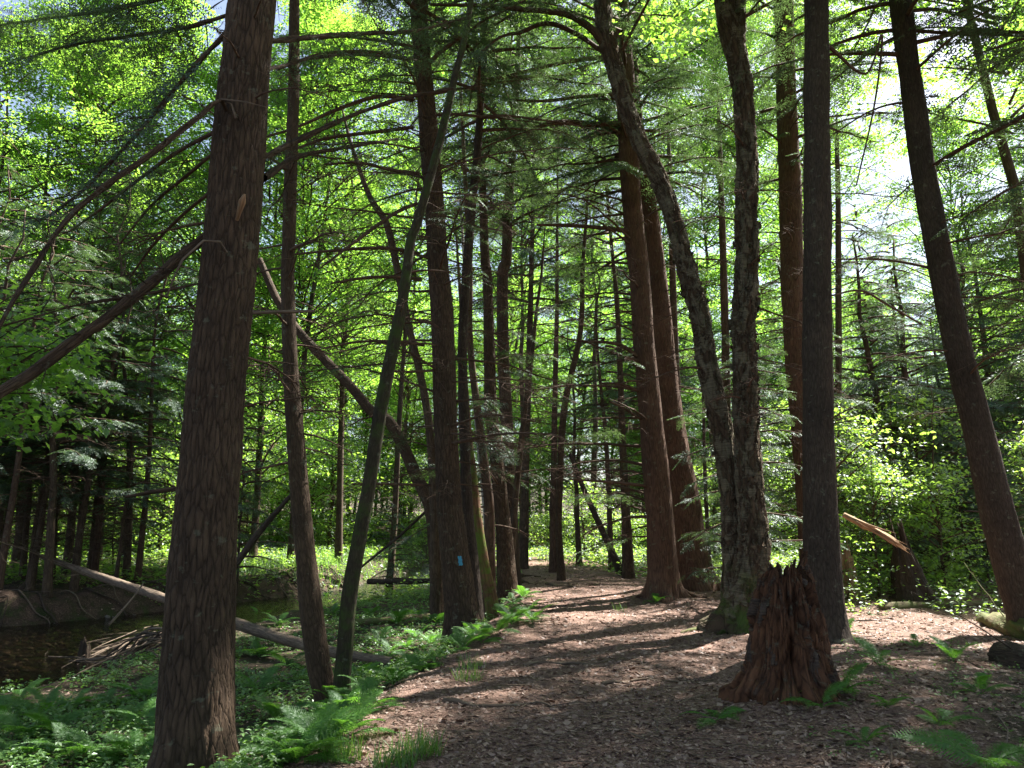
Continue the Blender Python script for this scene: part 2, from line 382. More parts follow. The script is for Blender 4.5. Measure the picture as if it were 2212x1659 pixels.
def hem_branch(mb, P, lod, dens=1.0, size=1.0, start=.2):
    """hang sprays along the polyline P (rows x,y,z,r)"""
    s = np.concatenate([[0], np.cumsum(np.linalg.norm(np.diff(P[:, :3], axis=0), axis=1))]); L = s[-1]
    n = max(3, int(L*6.0*dens)); q = np.linspace(start*L, L, n)+rng.normal(0, .05, n); q = np.clip(q, 0, L)
    C = np.stack([np.interp(q, s, P[:, k]) for k in range(3)], 1)
    T = np.stack([np.interp(np.clip(q+.1, 0, L), s, P[:, k])-np.interp(np.clip(q-.1, 0, L), s, P[:, k]) for k in range(3)], 1)
    az = np.arctan2(T[:, 1], T[:, 0]); pt = np.arctan2(T[:, 2], np.hypot(T[:, 0], T[:, 1]))
    sg = np.where(np.arange(n) % 2 == 0, 1, -1)
    az = az+sg*np.radians(rng.uniform(35, 65, n))*(1-.8*(q/L)**6); pt = pt*.5+rng.normal(-.25, .18, n)
    S = size*(.95-.45*q/L)*rng.uniform(.6, 1.15, n)*min(1, .45+L*.22)
    tv, tf, tr = SPR[lod]
    stamp(mb, tv, tf, rotm(az, pt, rng.normal(0, .35, n)), C, S, tr)
def curve_branch(p0, az, L, up, droop, r0, n=8, wob=.06):
    t = np.linspace(0, 1, n); d = np.array([math.cos(az), math.sin(az), 0]); sd = np.array([-d[1], d[0], 0])
    w = np.cumsum(rng.normal(0, wob, n))*t*L*.5
    P = np.asarray(p0)+(L*t)[:, None]*d+w[:, None]*sd; P[:, 2] += L*(math.tan(up)*t-droop*t*t)+np.cumsum(rng.normal(0, .012, n))*L*.5
    return np.column_stack([P, r0*(1-.8*t)])
def hem_crown(h0, h1, rmax, nb, lod, seed, wood=True):
    """returns (foliage MB, wood MB)"""
    global rng; rng = np.random.default_rng(seed)
    fo, wo_ = MB(), MB()
    for k in range(nb):
        t = (k+.5)/nb; z = h0+(h1-h0)*t
        L = rmax*(.55+.45*math.sin(min(1, t*2.2+.25)*math.pi/2))*(1-t)**.55*rng.uniform(.65, 1.1)+.35
        P = curve_branch((0, 0, z), k*2.4+rng.uniform(-.4, .4), L, R(rng.uniform(-2, 22)), rng.uniform(.15, .4), .02+.012*L)
        hem_branch(fo, P, lod, 1.0 if lod == 0 else .85, 1.0 if lod == 0 else 1.15)
        tube(wo_, P, 4, cap=False)
    return fo, wo_
LEAFQ = np.array([[0, 0, 0], [.35, -.30, .03], [1, 0, -.06], [.35, .30, .03]]); LEAFF = [np.array([[0, 1, 2, 3]])]
def star_leaf():
    ang = np.radians([180, 215, 250, 275, 300, 325, 0, 35, 60, 85, 110, 145]); rad = np.array([.12, .30, .18, .52, .28, .46, .62, .46, .28, .52, .18, .30])
    v = np.stack([.4+rad*np.cos(ang), rad*np.sin(ang), -.12*rad**2], 1); return v, [np.arange(12)[None, :]]
def leaf_cloud(mb, C, rad, n, size, flat=.35, tmpl=None):
    """n leaves around each centre"""
    m = len(C); P = rng.normal(0, 1, (m, n, 3)); P /= np.linalg.norm(P, axis=2)[..., None]+1e-6; P *= (rng.random((m, n, 1))**.45)
    P = P*np.asarray(rad).reshape(-1, 1, 1)*np.array([1, 1, flat]); P[..., 2] -= .25*(P[..., 0]**2+P[..., 1]**2)
    P = (P+C[:, None, :]).reshape(-1, 3); k = len(P)
    tv, tf = tmpl or (LEAFQ, LEAFF)
    stamp(mb, tv, tf, rotm(rng.uniform(0, 6.28, k), rng.normal(-.3, .35, k), rng.normal(0, .4, k)), P, size*rng.uniform(.45, 1.4, k))
def broad_crown(h0, h1, rmax, nl, lod, seed):
    global rng; rng = np.random.default_rng(seed)
    fo, wo_ = MB(), MB(); C = []; RR = []
    for k in range(nl):
        t = rng.random()**.8; z = h0+(h1-h0)*t*.92
        L = rmax*math.sqrt(max(.08, 1-(1.55*t-.55)**2 if t > .35 else .55+1.2*t))*rng.uniform(.45, 1.05)
        az = rng.uniform(0, 6.28)
        P = curve_branch((0, 0, z-L*.45), az, L, R(rng.uniform(22, 45)), rng.uniform(.1, .45), .012+.008*L, 7, .1)
        tube(wo_, P, 4, cap=False)
        for q in (.35, .55, .7, .85, 1.0):
            p = np.array([np.interp(q*6, range(7), P[:, a]) for a in range(3)])
            for _ in range(2): C.append(p+rng.normal(0, .28, 3)*np.array([1, 1, .5])); RR.append(rng.uniform(.35, .7))
    if lod == 2: leaf_cloud(fo, np.array(C), np.array(RR)*.8, 11, .10, .16)
    else: leaf_cloud(fo, np.array(C), np.array(RR), 26 if lod else 34, .125 if lod else .10)
    return fo, wo_

# ------------------------------------------------------------------ traced foreground trees
TREES = {}
def from_px(pts, y, dy=0.0):
    out = []
    n = len(pts)
    for k, p in enumerate(pts):
        u, v, w = p[:3]; yy = y+dy*k/(n-1) if len(p) < 4 else y+p[3]
        P, t = at(u, v, yy); out.append((*P, .5*w*t/F))
    return np.array(out)
def trunk_line(pts, y, top=14.0, lean=0.0):
    """pts from top to bottom in view pixels; extended to the ground and up to `top`"""
    P = from_px(pts, y)[::-1]                     # bottom to top
    if lean: P[:, 1] += lean*(P[:, 2]-P[0, 2])
    d = P[1]-P[0]; d = d/np.linalg.norm(d[:3])
    g = float(hgt(P[0, 0], P[0, 1]))
    P = P[P[:, 2] > g+.05] if P[0, 2] < g else P
    d = P[1]-P[0]; k = (P[0, 2]-(g-.35))/max(d[2], .05); b = P[0]-d*k; b[3] = P[0, 3]*1.04
    P = np.vstack([b, P])
    if top and P[-1, 2] < top:
        n = max(2, min(4, len(P)-1)); d = P[-1]-P[-1-n]; ext = []
        cur = P[-1]; steps = 4
        dz = (top-cur[2])/steps
        sl = d/max(d[2], .1); sl[:2] *= .7
        r_end = cur[3]*.35
        for q in range(1, steps+1):
            e = cur+sl*dz*q; e[3] = cur[3]+(r_end-cur[3])*q/steps; ext.append(e)
        P = np.vstack([P, ext])
    return P
def dead_branch(mbx, p0, az, L, r0, twigs=8, up=None, droop=None):
    P = curve_branch(p0, az, L, R(rng.uniform(-8, 22)) if up is None else up, rng.uniform(.05, .35) if droop is None else droop, r0, 8, .07)
    tube(mbx, P, 5)
    for _ in range(twigs):
        q = rng.uniform(.25, 1); p = np.array([np.interp(q*7, range(8), P[:, a]) for a in range(3)])
        l = L*rng.uniform(.15, .42)*(1.25-q)+.1
        T = curve_branch(p, az+rng.choice([-1, 1])*rng.uniform(.5, 1.2), l, R(rng.uniform(-25, 25)), rng.uniform(0, .5), min(r0*.45, .0075)*rng.uniform(.6, 1), 5, .12)
        tube(mbx, T, 3)
        if l > .3:
            for _ in range(2):
                p2 = T[rng.integers(1, 4), :3]; tube(mbx, curve_branch(p2, rng.uniform(0, 6.28), l*.4, R(rng.uniform(-30, 30)), .2, .0035, 4, .15), 3)
    return P
def point_on(P, z):
    return np.array([np.interp(z, P[:, 2], P[:, k]) for k in range(4)])
def make_tree(key, name, label, cat, pts, y, mat, top=15, flare=.5, sides=48, step=.03, nb=0, zr=(2, 8), bl=(.6, 2.2), crown=None, group=None, seed=1, lean=0, leafy=0, twigs=12, azr=(0, 6.28), lump=.12, extra=None, br=.017):
    global rng; rng = np.random.default_rng(seed*17+3)
    C = trunk_line(pts, y, top, lean); base = C[0, :3].copy(); base[2] = hgt(base[0], base[1])
    root = empty(name, base); tag(root, label, cat, group)
    vis = crom(C, step) if step else C
    mb = MB(); tube(mb, vis, sides, flare=flare, seed=seed, lump=lump)
    if extra: extra(mb, C)
    mb.v = [a-base for a in mb.v]; mb.obj('trunk', BK[mat], root)
    tw = BK['twig'] if mat not in ('cedar',) else BK['farred']
    order = C[np.argsort(C[:, 2])]
    for k in range(nb):
        z = zr[0]+(zr[1]-zr[0])*(k+rng.random())/nb
        p = point_on(order, z); L = rng.uniform(*bl); az = rng.uniform(*azr)
        b = MB(); P = dead_branch(b, p[:3]+np.array([math.cos(az), math.sin(az), 0])*p[3]*.7, az, L, br*rng.uniform(.6, 1.3)*(.6+.3*L), int(twigs*min(1.5, L)))
        b.v = [a-base for a in b.v]; ob = b.obj('branch', tw, root)
        if rng.random() < leafy:
            f = MB(); hem_branch(f, P, 0 if y < 16 else 1, .8, .9, .3); f.v = [a-base for a in f.v]; f.obj('foliage', LF['hem'], ob, smooth=False)
    if crown:
        me_f, me_w, z0 = crown; t = point_on(order, z0)
        c = link('crown', me_f, root); c.location = Vector((t[0], t[1], 0))-Vector((base[0], base[1], base[2])); c.rotation_euler = (0, 0, seed*1.3)
        w = link('limb', me_w, c)
    TREES[key] = (root, C, base); return root
def px_branch(key, pts, y0, y1, mat='twig', twigs=10, leaf=0, tl=.5, sides=6, lod=0, name='branch', label=None):
    root, C, base = TREES[key]; n = len(pts)
    P = np.array([(*at(u, v, y0+(y1-y0)*k/(n-1))[0], .5*w*at(u, v, y0+(y1-y0)*k/(n-1))[1]/F) for k, (u, v, w) in enumerate(pts)])
    P = crom(P, .12); b = MB(); tube(b, P, sides, lump=.15)
    for _ in range(twigs):
        q = P[rng.integers(int(len(P)*.12), len(P))]; T_ = P[-1, :3]-P[0, :3]; az = math.atan2(T_[1], T_[0])+rng.choice([-1, 1])*rng.uniform(.3, 1.3)
        dead_branch(b, q[:3], az, tl*rng.uniform(.4, 1.5), .006, 2, up=R(rng.uniform(-35, 15)))
    b.v = [a-base for a in b.v]; ob = b.obj(name, BK[mat], root)
    if label: ob['label'] = label
    if leaf:
        f = MB(); hem_branch(f, P, lod, leaf, 1.0, .15); f.v = [a-base for a in f.v]; f.obj('foliage', LF['hem'], ob, smooth=False)
    return ob

def shared(pair, nm): return pair[0].mesh(nm+'_foliage', LF['hem'], False), pair[1].mesh(nm+'_limbs', BK['twig'])
HN = [shared(hem_crown(z0, z0+h, r, nb, 1, sd), 'hemlock') for z0, h, r, nb, sd in ((9.2, 8.5, 3.0, 40, 11), (9.5, 8, 2.6, 36, 12), (10, 7.5, 3.2, 38, 13))]
rng = np.random.default_rng(5)

make_tree('T1', 'hemlock_tree', 'thick dark hemlock trunk filling the left foreground, with heavy limbs sweeping down left', 'tree',
  [(545, 0, 98), (525, 200, 106), (510, 400, 110), (492, 600, 115), (469, 800, 120), (454, 1000, 124), (438, 1200, 134), (428, 1400, 142), (423, 1560, 150), (421, 1680, 156)],
  6.1, 'hemlock', 17, .75, 160, .014, nb=9, zr=(2.2, 7.5), bl=(.5, 1.7), crown=(*HN[0], 9), seed=1, lump=.08)
make_tree('T2', 'forked_tree', 'slim brown left stem of the narrow V of two trunks in the ferns', 'tree',
  [(636, 0, 22), (635, 180, 24), (629, 360, 27), (622, 560, 28), (622, 619, 29), (627, 779, 32), (638, 939, 37), (652, 1112, 41), (672, 1312, 48), (690, 1442, 50), (706, 1505, 46)],
  9.6, 'fork', 13, .3, 72, .03, nb=22, zr=(2.2, 6.5), bl=(.6, 2.0), crown=(*HN[1], 9), seed=2)
make_tree('T3', 'forked_tree', 'slim mossy right stem of the narrow V of two trunks, leaning right', 'tree',
  [(1018, 0, 11), (1003, 86, 13), (982, 168, 15), (965, 243, 17), (947, 317, 18), (924, 403, 19), (902, 478, 20), (887, 523, 21), (878, 592, 22), (864, 679, 26), (846, 766, 27), (822, 887, 29), (798, 1043, 31), (789, 1095, 32), (758, 1262, 33), (746, 1387, 33), (737, 1480, 36), (735, 1508, 44)],
  9.45, 'mossy', 9.5, .3, 64, .03, nb=5, zr=(2.5, 6), bl=(.4, 1.4), seed=3)
make_tree('T4', 'hemlock_tree', 'tall straight hemlock with a blue paint blaze, left of the path', 'tree',
  [(903, 0, 35), (905, 37, 36), (913, 131, 37), (921, 224, 40), (928, 317, 42), (936, 411, 43), (943, 523, 45), (947, 592, 46), (955, 679, 49), (960, 818, 50), (964, 956, 51), (970, 1095, 55), (978, 1162, 60), (990, 1262, 64), (1003, 1362, 68)],
  13.4, 'hemlock', 18, .6, 96, .03, nb=72, zr=(2.2, 10), bl=(.6, 3.4), crown=(*HN[2], 10), seed=4, leafy=.25, twigs=14)
make_tree('T5', 'hemlock_tree', 'dark slim trunk pressed close behind the trunk with the blue blaze', 'tree',
  [(1048, 0, 13), (1046, 112, 14), (1038, 224, 15), (1031, 336, 17), (1019, 448, 18), (1010, 560, 20), (1006, 610, 20), (999, 748, 20), (1002, 887, 22), (1009, 1095, 26), (1020, 1220, 30), (1030, 1350, 34)],
  14.3, 'dark', 16, .2, 48, .05, nb=36, zr=(2.5, 11), bl=(.5, 2.4), crown=(*HN[0], 10), seed=5, leafy=.3)
make_tree('T6', 'hemlock_tree', 'thin leaning trunk with a green mossy edge beside the trunk with the blue blaze', 'tree',
  [(1003, 780, 10), (1011, 922, 14), (1020, 1008, 17), (1030, 1112, 20), (1044, 1212, 24), (1058, 1285, 27), (1070, 1334, 32)],
  15.0, 'cedarmoss', 8, .3, 40, .05, nb=4, zr=(1.5, 4), bl=(.3, .8), seed=6)
make_tree('T7', 'hemlock_tree', 'brown trunk with a sunlit right edge at the left end of the path bend', 'tree',
  [(1029, 209, 10), (1040, 336, 13), (1044, 448, 17), (1048, 560, 20), (1053, 600, 21), (1057, 748, 24), (1061, 887, 27), (1072, 991, 29), (1086, 1120, 34), (1096, 1262, 42)],
  19, 'hemlock', 16, .35, 56, .05, nb=44, zr=(2, 12), bl=(.6, 3.0), crown=(*HN[1], 10), seed=7, leafy=.25)
make_tree('T8', 'hemlock_tree', 'short gap trunk between the blazed hemlock and the sun-edged trunk', 'tree',
  [(1015, 575, 12), (1016, 748, 14), (1040, 950, 17), (1049, 1026, 20), (1057, 1100, 22), (1057, 1262, 28)],
  18, 'farred', 14, .25, 24, .1, nb=14, zr=(1.5, 9), bl=(.4, 1.6), seed=8)
make_tree('T9', 'hemlock_tree', 'straight twin-topped trunk right of the sun-edged trunk near the bend', 'tree',
  [(1118, 149, 12), (1113, 243, 14), (1107, 336, 16), (1098, 448, 20), (1094, 560, 23), (1086, 592, 24), (1087, 748, 26), (1093, 887, 27), (1103, 1095, 28), (1110, 1250, 30)],
  21, 'far', 18, .3, 32, .08, nb=44, zr=(2, 13), bl=(.6, 3.2), crown=(*HN[2], 12), seed=9, leafy=.3)
make_tree('T10', 'birch_tree', 'white-barked thin birch leaning behind the left group of trunks', 'tree',
  [(1015, 760, 10), (1025, 852, 12), (1037, 974, 13), (1049, 1095, 14), (1060, 1230, 15)], 22, 'white', 12, .1, 16, .15, seed=10)
make_tree('T11', 'sapling', 'thin dark leaning sapling just right of the left trunk group', 'tree',
  [(1172, 560, 5), (1169, 599, 6), (1158, 679, 7), (1148, 783, 9), (1134, 887, 11), (1122, 991, 13), (1112, 1095, 14), (1103, 1225, 16)],
  20, 'far', 9.5, .2, 20, .1, nb=26, zr=(2.5, 9), bl=(.5, 1.6), seed=11, leafy=.5)
make_tree('T12', 'sapling', 'slender bare sapling leaning right, standing in the path bend', 'tree',
  [(1270, 373, 4), (1268, 448, 6), (1259, 575, 9), (1254, 714, 12), (1224, 852, 14), (1214, 939, 15), (1209, 1060, 14), (1207, 1147, 14), (1213, 1236, 16)],
  23, 'fork', 14.5, .6, 24, .1, nb=20, zr=(4, 13), bl=(.3, 1.4), seed=12)
make_tree('T13', 'hemlock_tree', 'straight background hemlock just left of the slender sapling in the bend', 'tree',
  [(1203, 600, 8), (1203, 679, 9), (1200, 800, 11), (1197, 956, 13), (1195, 1130, 15), (1195, 1216, 17)], 26, 'farred', 16, .4, 20, .15, nb=22, zr=(2, 10), bl=(.4, 1.5), seed=13, leafy=.5)
make_tree('T14', 'hemlock_tree', 'stout grey-brown background trunk left of the far end of the path', 'tree',
  [(1150, 500, 9), (1142, 800, 14), (1136, 950, 17), (1133, 1095, 19), (1129, 1200, 24)], 28, 'far', 17, .4, 20, .15, nb=20, zr=(3, 12), bl=(.4, 2), seed=14, leafy=.5, crown=(*HN[0], 10))
make_tree('T15', 'hemlock_tree', 'upright background hemlock left of the pair of great red trunks', 'tree',
  [(1310, 400, 7), (1324, 560, 8), (1332, 644, 10), (1339, 783, 12), (1344, 922, 15), (1351, 1095, 20), (1357, 1228, 25)], 24, 'far', 17, .4, 24, .12, nb=34, zr=(1.5, 12), bl=(.5, 2.0), seed=15, leafy=.45, crown=(*HN[1], 10))
make_tree('T16', 'leaning_snag', 'dead thin trunk leaning left behind the path bend', 'tree',
  [(1231, 980, 8), (1262, 1060, 11), (1294, 1130, 13), (1332, 1215, 17)], 25, 'dark', 0, .3, 16, .15, seed=16)
make_tree('TA', 'cedar_tree', 'great reddish trunk with buttress roots beside the path, left of its pair', 'tree',
  [(1338, 0, 38), (1341, 75, 40), (1352, 187, 42), (1358, 336, 42), (1369, 485, 43), (1383, 619, 45), (1394, 779, 46), (1409, 939, 52), (1424, 1099, 58), (1430, 1200, 60), (1433, 1278, 62)],
  17.0, 'cedar', 19, .95, 128, .03, nb=54, zr=(1.2, 11), bl=(.7, 2.8), crown=(*HN[0], 12), seed=21, leafy=.15, azr=(1.9, 4.4), lump=.1, br=.026)
make_tree('TB', 'cedar_tree', 'great reddish trunk widening strongly at its foot, right of its pair', 'tree',
  [(1372, 250, 32), (1390, 373, 34), (1402, 448, 36), (1423, 619, 39), (1437, 779, 45), (1455, 939, 54), (1475, 1059, 62), (1490, 1179, 76), (1500, 1252, 88)],
  18.6, 'cedar', 17, .5, 112, .035, nb=28, zr=(2, 10), bl=(.5, 1.6), crown=(*HN[2], 11), seed=22, azr=(-1.2, 1.4))
def flakes(mb, C, n, seed):
    g = np.random.default_rng(seed); L_ = crom(C, .05); L_ = L_[(L_[:, 2] > .5) & (L_[:, 2] < 7.5)]
    for _ in range(n):
        p = L_[g.integers(0, len(L_))]; az = g.uniform(0, 6.28); out = np.array([math.cos(az), math.sin(az), 0]); tg = np.array([-out[1], out[0], 0])*g.choice([-1, 1])
        s_ = g.uniform(.02, .075); h_ = s_*g.uniform(.7, 2.6); c = g.uniform(.2, 1.0); V = []
        for i in range(5):
            x = i/4
            for j in range(4): y = (j/3-.5)*(1-.35*x*g.random()); V.append(p[:3]+out*(p[3]*1.01+s_*c*x*x)+tg*(x*s_*(1+.3*g.normal())-s_*.3)+np.array([0, 0, y*h_+g.normal(0, .12)*h_*.5]))
        mb.add(np.array(V), np.array([(i*4+j, i*4+j+1, i*4+j+5, i*4+j+4) for i in range(4) for j in range(3)]))
def fork_top(mb, C):
    flakes(mb, C, 420, 7)
    P = from_px([(1592, 110, 26), (1598, 60, 26), (1597, 0, 24), (1600, -120, 22), (1612, -300, 16)], 12.2); tube(mb, crom(P, .05), 32, lump=.12, seed=4)
make_tree('TC', 'birch_tree', 'upright birch with shaggy peeling bark behind the rotten stump', 'tree',
  [(1560, -100, 34), (1566, 0, 38), (1583, 80, 46), (1594, 140, 44), (1603, 200, 42), (1609, 280, 40), (1613, 360, 40), (1611, 480, 44), (1616, 545, 46), (1612, 600, 44), (1607, 699, 47), (1609, 819, 48), (1613, 939, 48), (1619, 1059, 52), (1626, 1179, 60), (1620, 1270, 74), (1612, 1338, 84)],
  12.2, 'birch', 12, .9, 112, .022, nb=24, zr=(3, 8), bl=(.4, 1.6), seed=24, lump=.28, extra=fork_top)
make_tree('TD', 'birch_tree', 'crooked mossy birch leaning left from the foot of the shaggy birch', 'tree',
  [(1302, 0, 30), (1309, 75, 32), (1332, 157, 33), (1357, 243, 33), (1387, 317, 33), (1417, 373, 34), (1447, 448, 34), (1468, 523, 34), (1488, 600, 36), (1500, 640, 38), (1515, 699, 40), (1527, 779, 40), (1545, 859, 41), (1561, 939, 43), (1573, 1019, 43), (1581, 1099, 43), (1583, 1219, 44), (1590, 1330, 56)],
  12.5, 'birch', 9.5, .5, 96, .025, nb=12, zr=(4, 8), bl=(.5, 1.8), seed=25, lump=.2, extra=lambda mb, C: flakes(mb, C, 220, 8))
make_tree('TE', 'cedar_tree', 'straight reddish trunk partly hidden behind the dark trunk at right', 'tree',
  [(1693, 0, 39), (1697, 160, 41), (1703, 320, 45), (1709, 480, 48), (1713, 640, 48), (1720, 760, 47), (1727, 860, 47), (1738, 980, 47), (1747, 1099, 49), (1757, 1240, 56)],
  17, 'cedar', 18, .4, 80, .04, nb=40, zr=(3, 12), bl=(.4, 2.0), crown=(*HN[1], 12), seed=26)
make_tree('TF', 'hemlock_tree', 'straight dark trunk right behind the rotten stump', 'tree',
  [(1763, 0, 50), (1764, 160, 52), (1765, 320, 54), (1766, 640, 59), (1766, 779, 62), (1768, 939, 66), (1772, 1099, 70), (1777, 1259, 77), (1784, 1372, 82)],
  10.7, 'dark', 17, .7, 120, .022, nb=12, zr=(2.5, 8), bl=(.4, 1.6), crown=(*HN[2], 10), seed=27, azr=(-1.2, 1.6))
make_tree('TG', 'hemlock_tree', 'dark trunk leaning in from the right edge beside the sky gap', 'tree',
  [(1945, 0, 43), (1957, 100, 44), (1971, 200, 45), (1994, 360, 48), (2015, 480, 50), (2046, 640, 52), (2075, 779, 55), (2115, 939, 60), (2152, 1099, 66), (2185, 1219, 70), (2203, 1283, 72), (2222, 1345, 74)],
  12.4, 'dark', 14, .3, 96, .028, nb=16, zr=(3, 9), bl=(.5, 2.2), crown=(*HN[0], 9.5), seed=28)
make_tree('TH', 'hemlock_tree', 'thin dark trunk just right of the straight dark trunk, in the backlit foliage', 'tree',
  [(1808, 300, 9), (1811, 500, 12), (1811, 619, 13), (1811, 819, 14), (1805, 1059, 16), (1803, 1230, 18)], 22, 'far', 14, .3, 20, .12, nb=34, zr=(2, 12), bl=(.6, 2.2), seed=29, leafy=.6)
make_tree('TI', 'fallen_arch', 'arching birch trunk curving over from the stream bank behind the two slim stems', 'tree',
  [(560, 560, 14), (600, 650, 16), (645, 715, 18), (696, 771, 20), (760, 838, 21), (801, 887, 22), (840, 911, 24), (871, 963, 25), (898, 1026, 27), (930, 1095, 30), (942, 1200, 32), (945, 1290, 34)],
  19, 'fork', 0, .2, 40, .06, seed=30)
make_tree('TJ', 'maple_tree', 'sinuous slim trunk curving down behind the leaning mossy stem', 'tree',
  [(755, 300, 8), (779, 373, 10), (801, 429, 12), (835, 485, 15), (857, 575, 15), (881, 696, 16), (902, 783, 16), (923, 887, 17), (933, 991, 18), (938, 1100, 20), (940, 1270, 22)],
  18, 'far', 12, .2, 28, .08, nb=10, zr=(5, 10), bl=(.5, 1.8), seed=31)
make_tree('TK', 'hemlock_tree', 'reddish slim trunk showing between the great red pair and the leaning birch', 'tree',
  [(1449, 420, 12), (1452, 560, 14), (1456, 699, 16), (1462, 850, 18), (1480, 1100, 20), (1485, 1230, 22)], 23, 'farred', 15, .3, 20, .12, nb=16, zr=(3, 12), bl=(.4, 1.6), seed=32, leafy=.4)
make_tree('TL', 'hemlock_tree', 'straight background trunk between the two shaggy birch stems', 'tree',
  [(1560, 480, 14), (1564, 619, 16), (1567, 739, 17), (1570, 900, 18), (1575, 1100, 20), (1578, 1235, 22)], 22, 'farred', 15, .3, 20, .12, nb=26, zr=(3, 12), bl=(.4, 2), seed=33, leafy=.5)
make_tree('TM', 'sapling', 'very thin dark sapling between the great red pair and the birches', 'tree',
  [(1519, 859, 6), (1522, 1000, 8), (1527, 1120, 9), (1534, 1240, 10)], 20, 'dark', 9, .2, 12, .2, nb=6, zr=(2, 6), bl=(.3, 1), seed=34)

# heavy limbs of the left foreground hemlock
rng = np.random.default_rng(44)
px_branch('T1', [(500, 262, 12), (478, 215, 11), (430, 252, 13), (330, 330, 14), (230, 400, 14), (140, 480, 13), (60, 600, 12), (0, 700, 11), (-60, 840, 14)], 6.0, 4.6, 'hemlock', 22, 0, .7, 10)
px_branch('T1', [(462, 500, 22), (400, 545, 22), (350, 590, 24), (250, 672, 25), (150, 745, 26), (60, 812, 27), (0, 848, 27), (-80, 900, 26)], 6.2, 5.0, 'hemlock', 10, 0, .5, 16)
px_branch('T1', [(490, 70, 12), (410, 155, 12), (330, 250, 11), (240, 350, 10), (170, 420, 8), (100, 470, 6)], 6.1, 5.4, 'hemlock', 12, 1.8, .6)
px_branch('T1', [(475, 280, 9), (380, 330, 8), (290, 395, 7), (220, 450, 6), (150, 500, 4)], 6.2, 6.4, 'twig', 10, 1.8, .5)
px_branch('T1', [(465, 328, 7), (400, 382, 7), (330, 440, 6), (260, 525, 4)], 6.2, 6.9, 'twig', 8, 1.2, .5)
px_branch('T1', [(455, 415, 8), (390, 468, 7), (330, 530, 6), (280, 600, 4)], 6.2, 7.2, 'twig', 8, .5, .5)
px_branch('T1', [(500, 30, 11), (400, 60, 10), (280, 78, 9), (160, 96, 7), (40, 130, 5)], 6.2, 7.6, 'hemlock', 10, 2.2, .6)
px_branch('T1', [(500, -30, 11), (380, -10, 10), (240, 20, 9), (100, 40, 7), (-40, 60, 5)], 6.2, 8.2, 'hemlock', 10, 2.2, .6)
px_branch('T1', [(560, 345, 16), (600, 325, 15), (660, 295, 13), (760, 250, 11), (870, 212, 9), (980, 190, 6)], 6.1, 7.6, 'hemlock', 14, .3, .6)
px_branch('T1', [(570, 385, 20), (640, 340, 12), (740, 320, 10), (860, 300, 7)], 6.3, 8.2, 'hemlock', 12, .25, .6)
px_branch('T1', [(580, 90, 14), (680, 80, 14), (790, 72, 12), (900, 66, 9), (1000, 40, 6)], 6.2, 8.4, 'hemlock', 12, 1.0, .6)
px_branch('T1', [(580, 150, 10), (680, 125, 9), (780, 118, 8), (900, 130, 5)], 6.2, 8.8, 'hemlock', 12, .7, .6)
px_branch('T1', [(545, 676, 9), (600, 674, 8), (680, 672, 6)], 6.0, 6.2, 'dead', 0, 0)
px_branch('T1', [(440, 610, 6), (400, 618, 8), (300, 638, 8), (180, 656, 7), (60, 690, 5), (-20, 710, 4)], 6.0, 5.4, 'hemlock', 10, 0, .4)
px_branch('T1', [(385, 1055, 13), (330, 1062, 12), (270, 1074, 7)], 6.0, 6.0, 'hemlock', 0, 0)
px_branch('T1', [(510, 255, 6), (500, 225, 5), (478, 214, 4), (530, 220, 4), (575, 232, 2)], 5.85, 5.75, 'dead', 0, 0)
px_branch('T1', [(490, 545, 6), (475, 522, 6), (440, 520, 6), (395, 560, 6), (360, 640, 3)], 5.9, 5.6, 'dead', 0, 0)
# pale broken stub on the trunk
px_branch('T1', [(512, 476, 7), (517, 455, 12), (523, 436, 16), (529, 420, 5)], 5.90, 5.74, 'splinter', 0, 0, sides=7, name='branch_stub', label='pale freshly broken branch stub')
# hemlock boughs reaching over from trees left of the frame belong to a sapling at the left edge
px_branch('TA', [(1345, 268, 13), (1280, 268, 12), (1200, 265, 11), (1130, 285, 8), (1030, 312, 5)], 16.9, 15.5, 'farred', 10, .2, .8)
px_branch('TA', [(1362, 500, 10), (1300, 492, 9), (1230, 487, 8), (1160, 486, 5)], 16.9, 15.8, 'farred', 6, 0, .5)
px_branch('TA', [(1340, 120, 9), (1260, 128, 9), (1150, 150, 7), (1040, 180, 5)], 16.9, 15, 'farred', 10, .5, .8)
px_branch('TA', [(1340, 205, 9), (1260, 208, 8), (1180, 218, 7), (1100, 215, 4)], 16.9, 15.5, 'farred', 8, .3, .7)
px_branch('TA', [(1376, 770, 10), (1340, 745, 8), (1290, 738, 6), (1262, 740, 4)], 16.9, 16, 'farred', 3, 0, .3)
px_branch('TA', [(1382, 845, 8), (1340, 830, 7), (1300, 828, 5)], 16.9, 16.2, 'farred', 1, 0, .3)
px_branch('TA', [(1385, 905, 7), (1345, 880, 6), (1316, 866, 4)], 16.9, 16.2, 'farred', 1, 0, .3)
px_branch('TA', [(1398, 1050, 8), (1340, 1043, 7), (1230, 1035, 4)], 16.9, 15.6, 'farred', 2, 0, .3)
px_branch('TD', [(1305, 95, 20), (1275, 60, 16), (1220, 30, 13), (1130, 20, 11), (1040, 12, 9), (930, 10, 6)], 12.5, 12.0, 'fork', 12, .3, .8)
px_branch('TD', [(1300, 110, 10), (1240, 70, 11), (1180, 50, 10), (1120, 72, 8), (1080, 80, 6), (1010, 140, 5)], 12.6, 12.4, 'fork', 10, .3, .8)
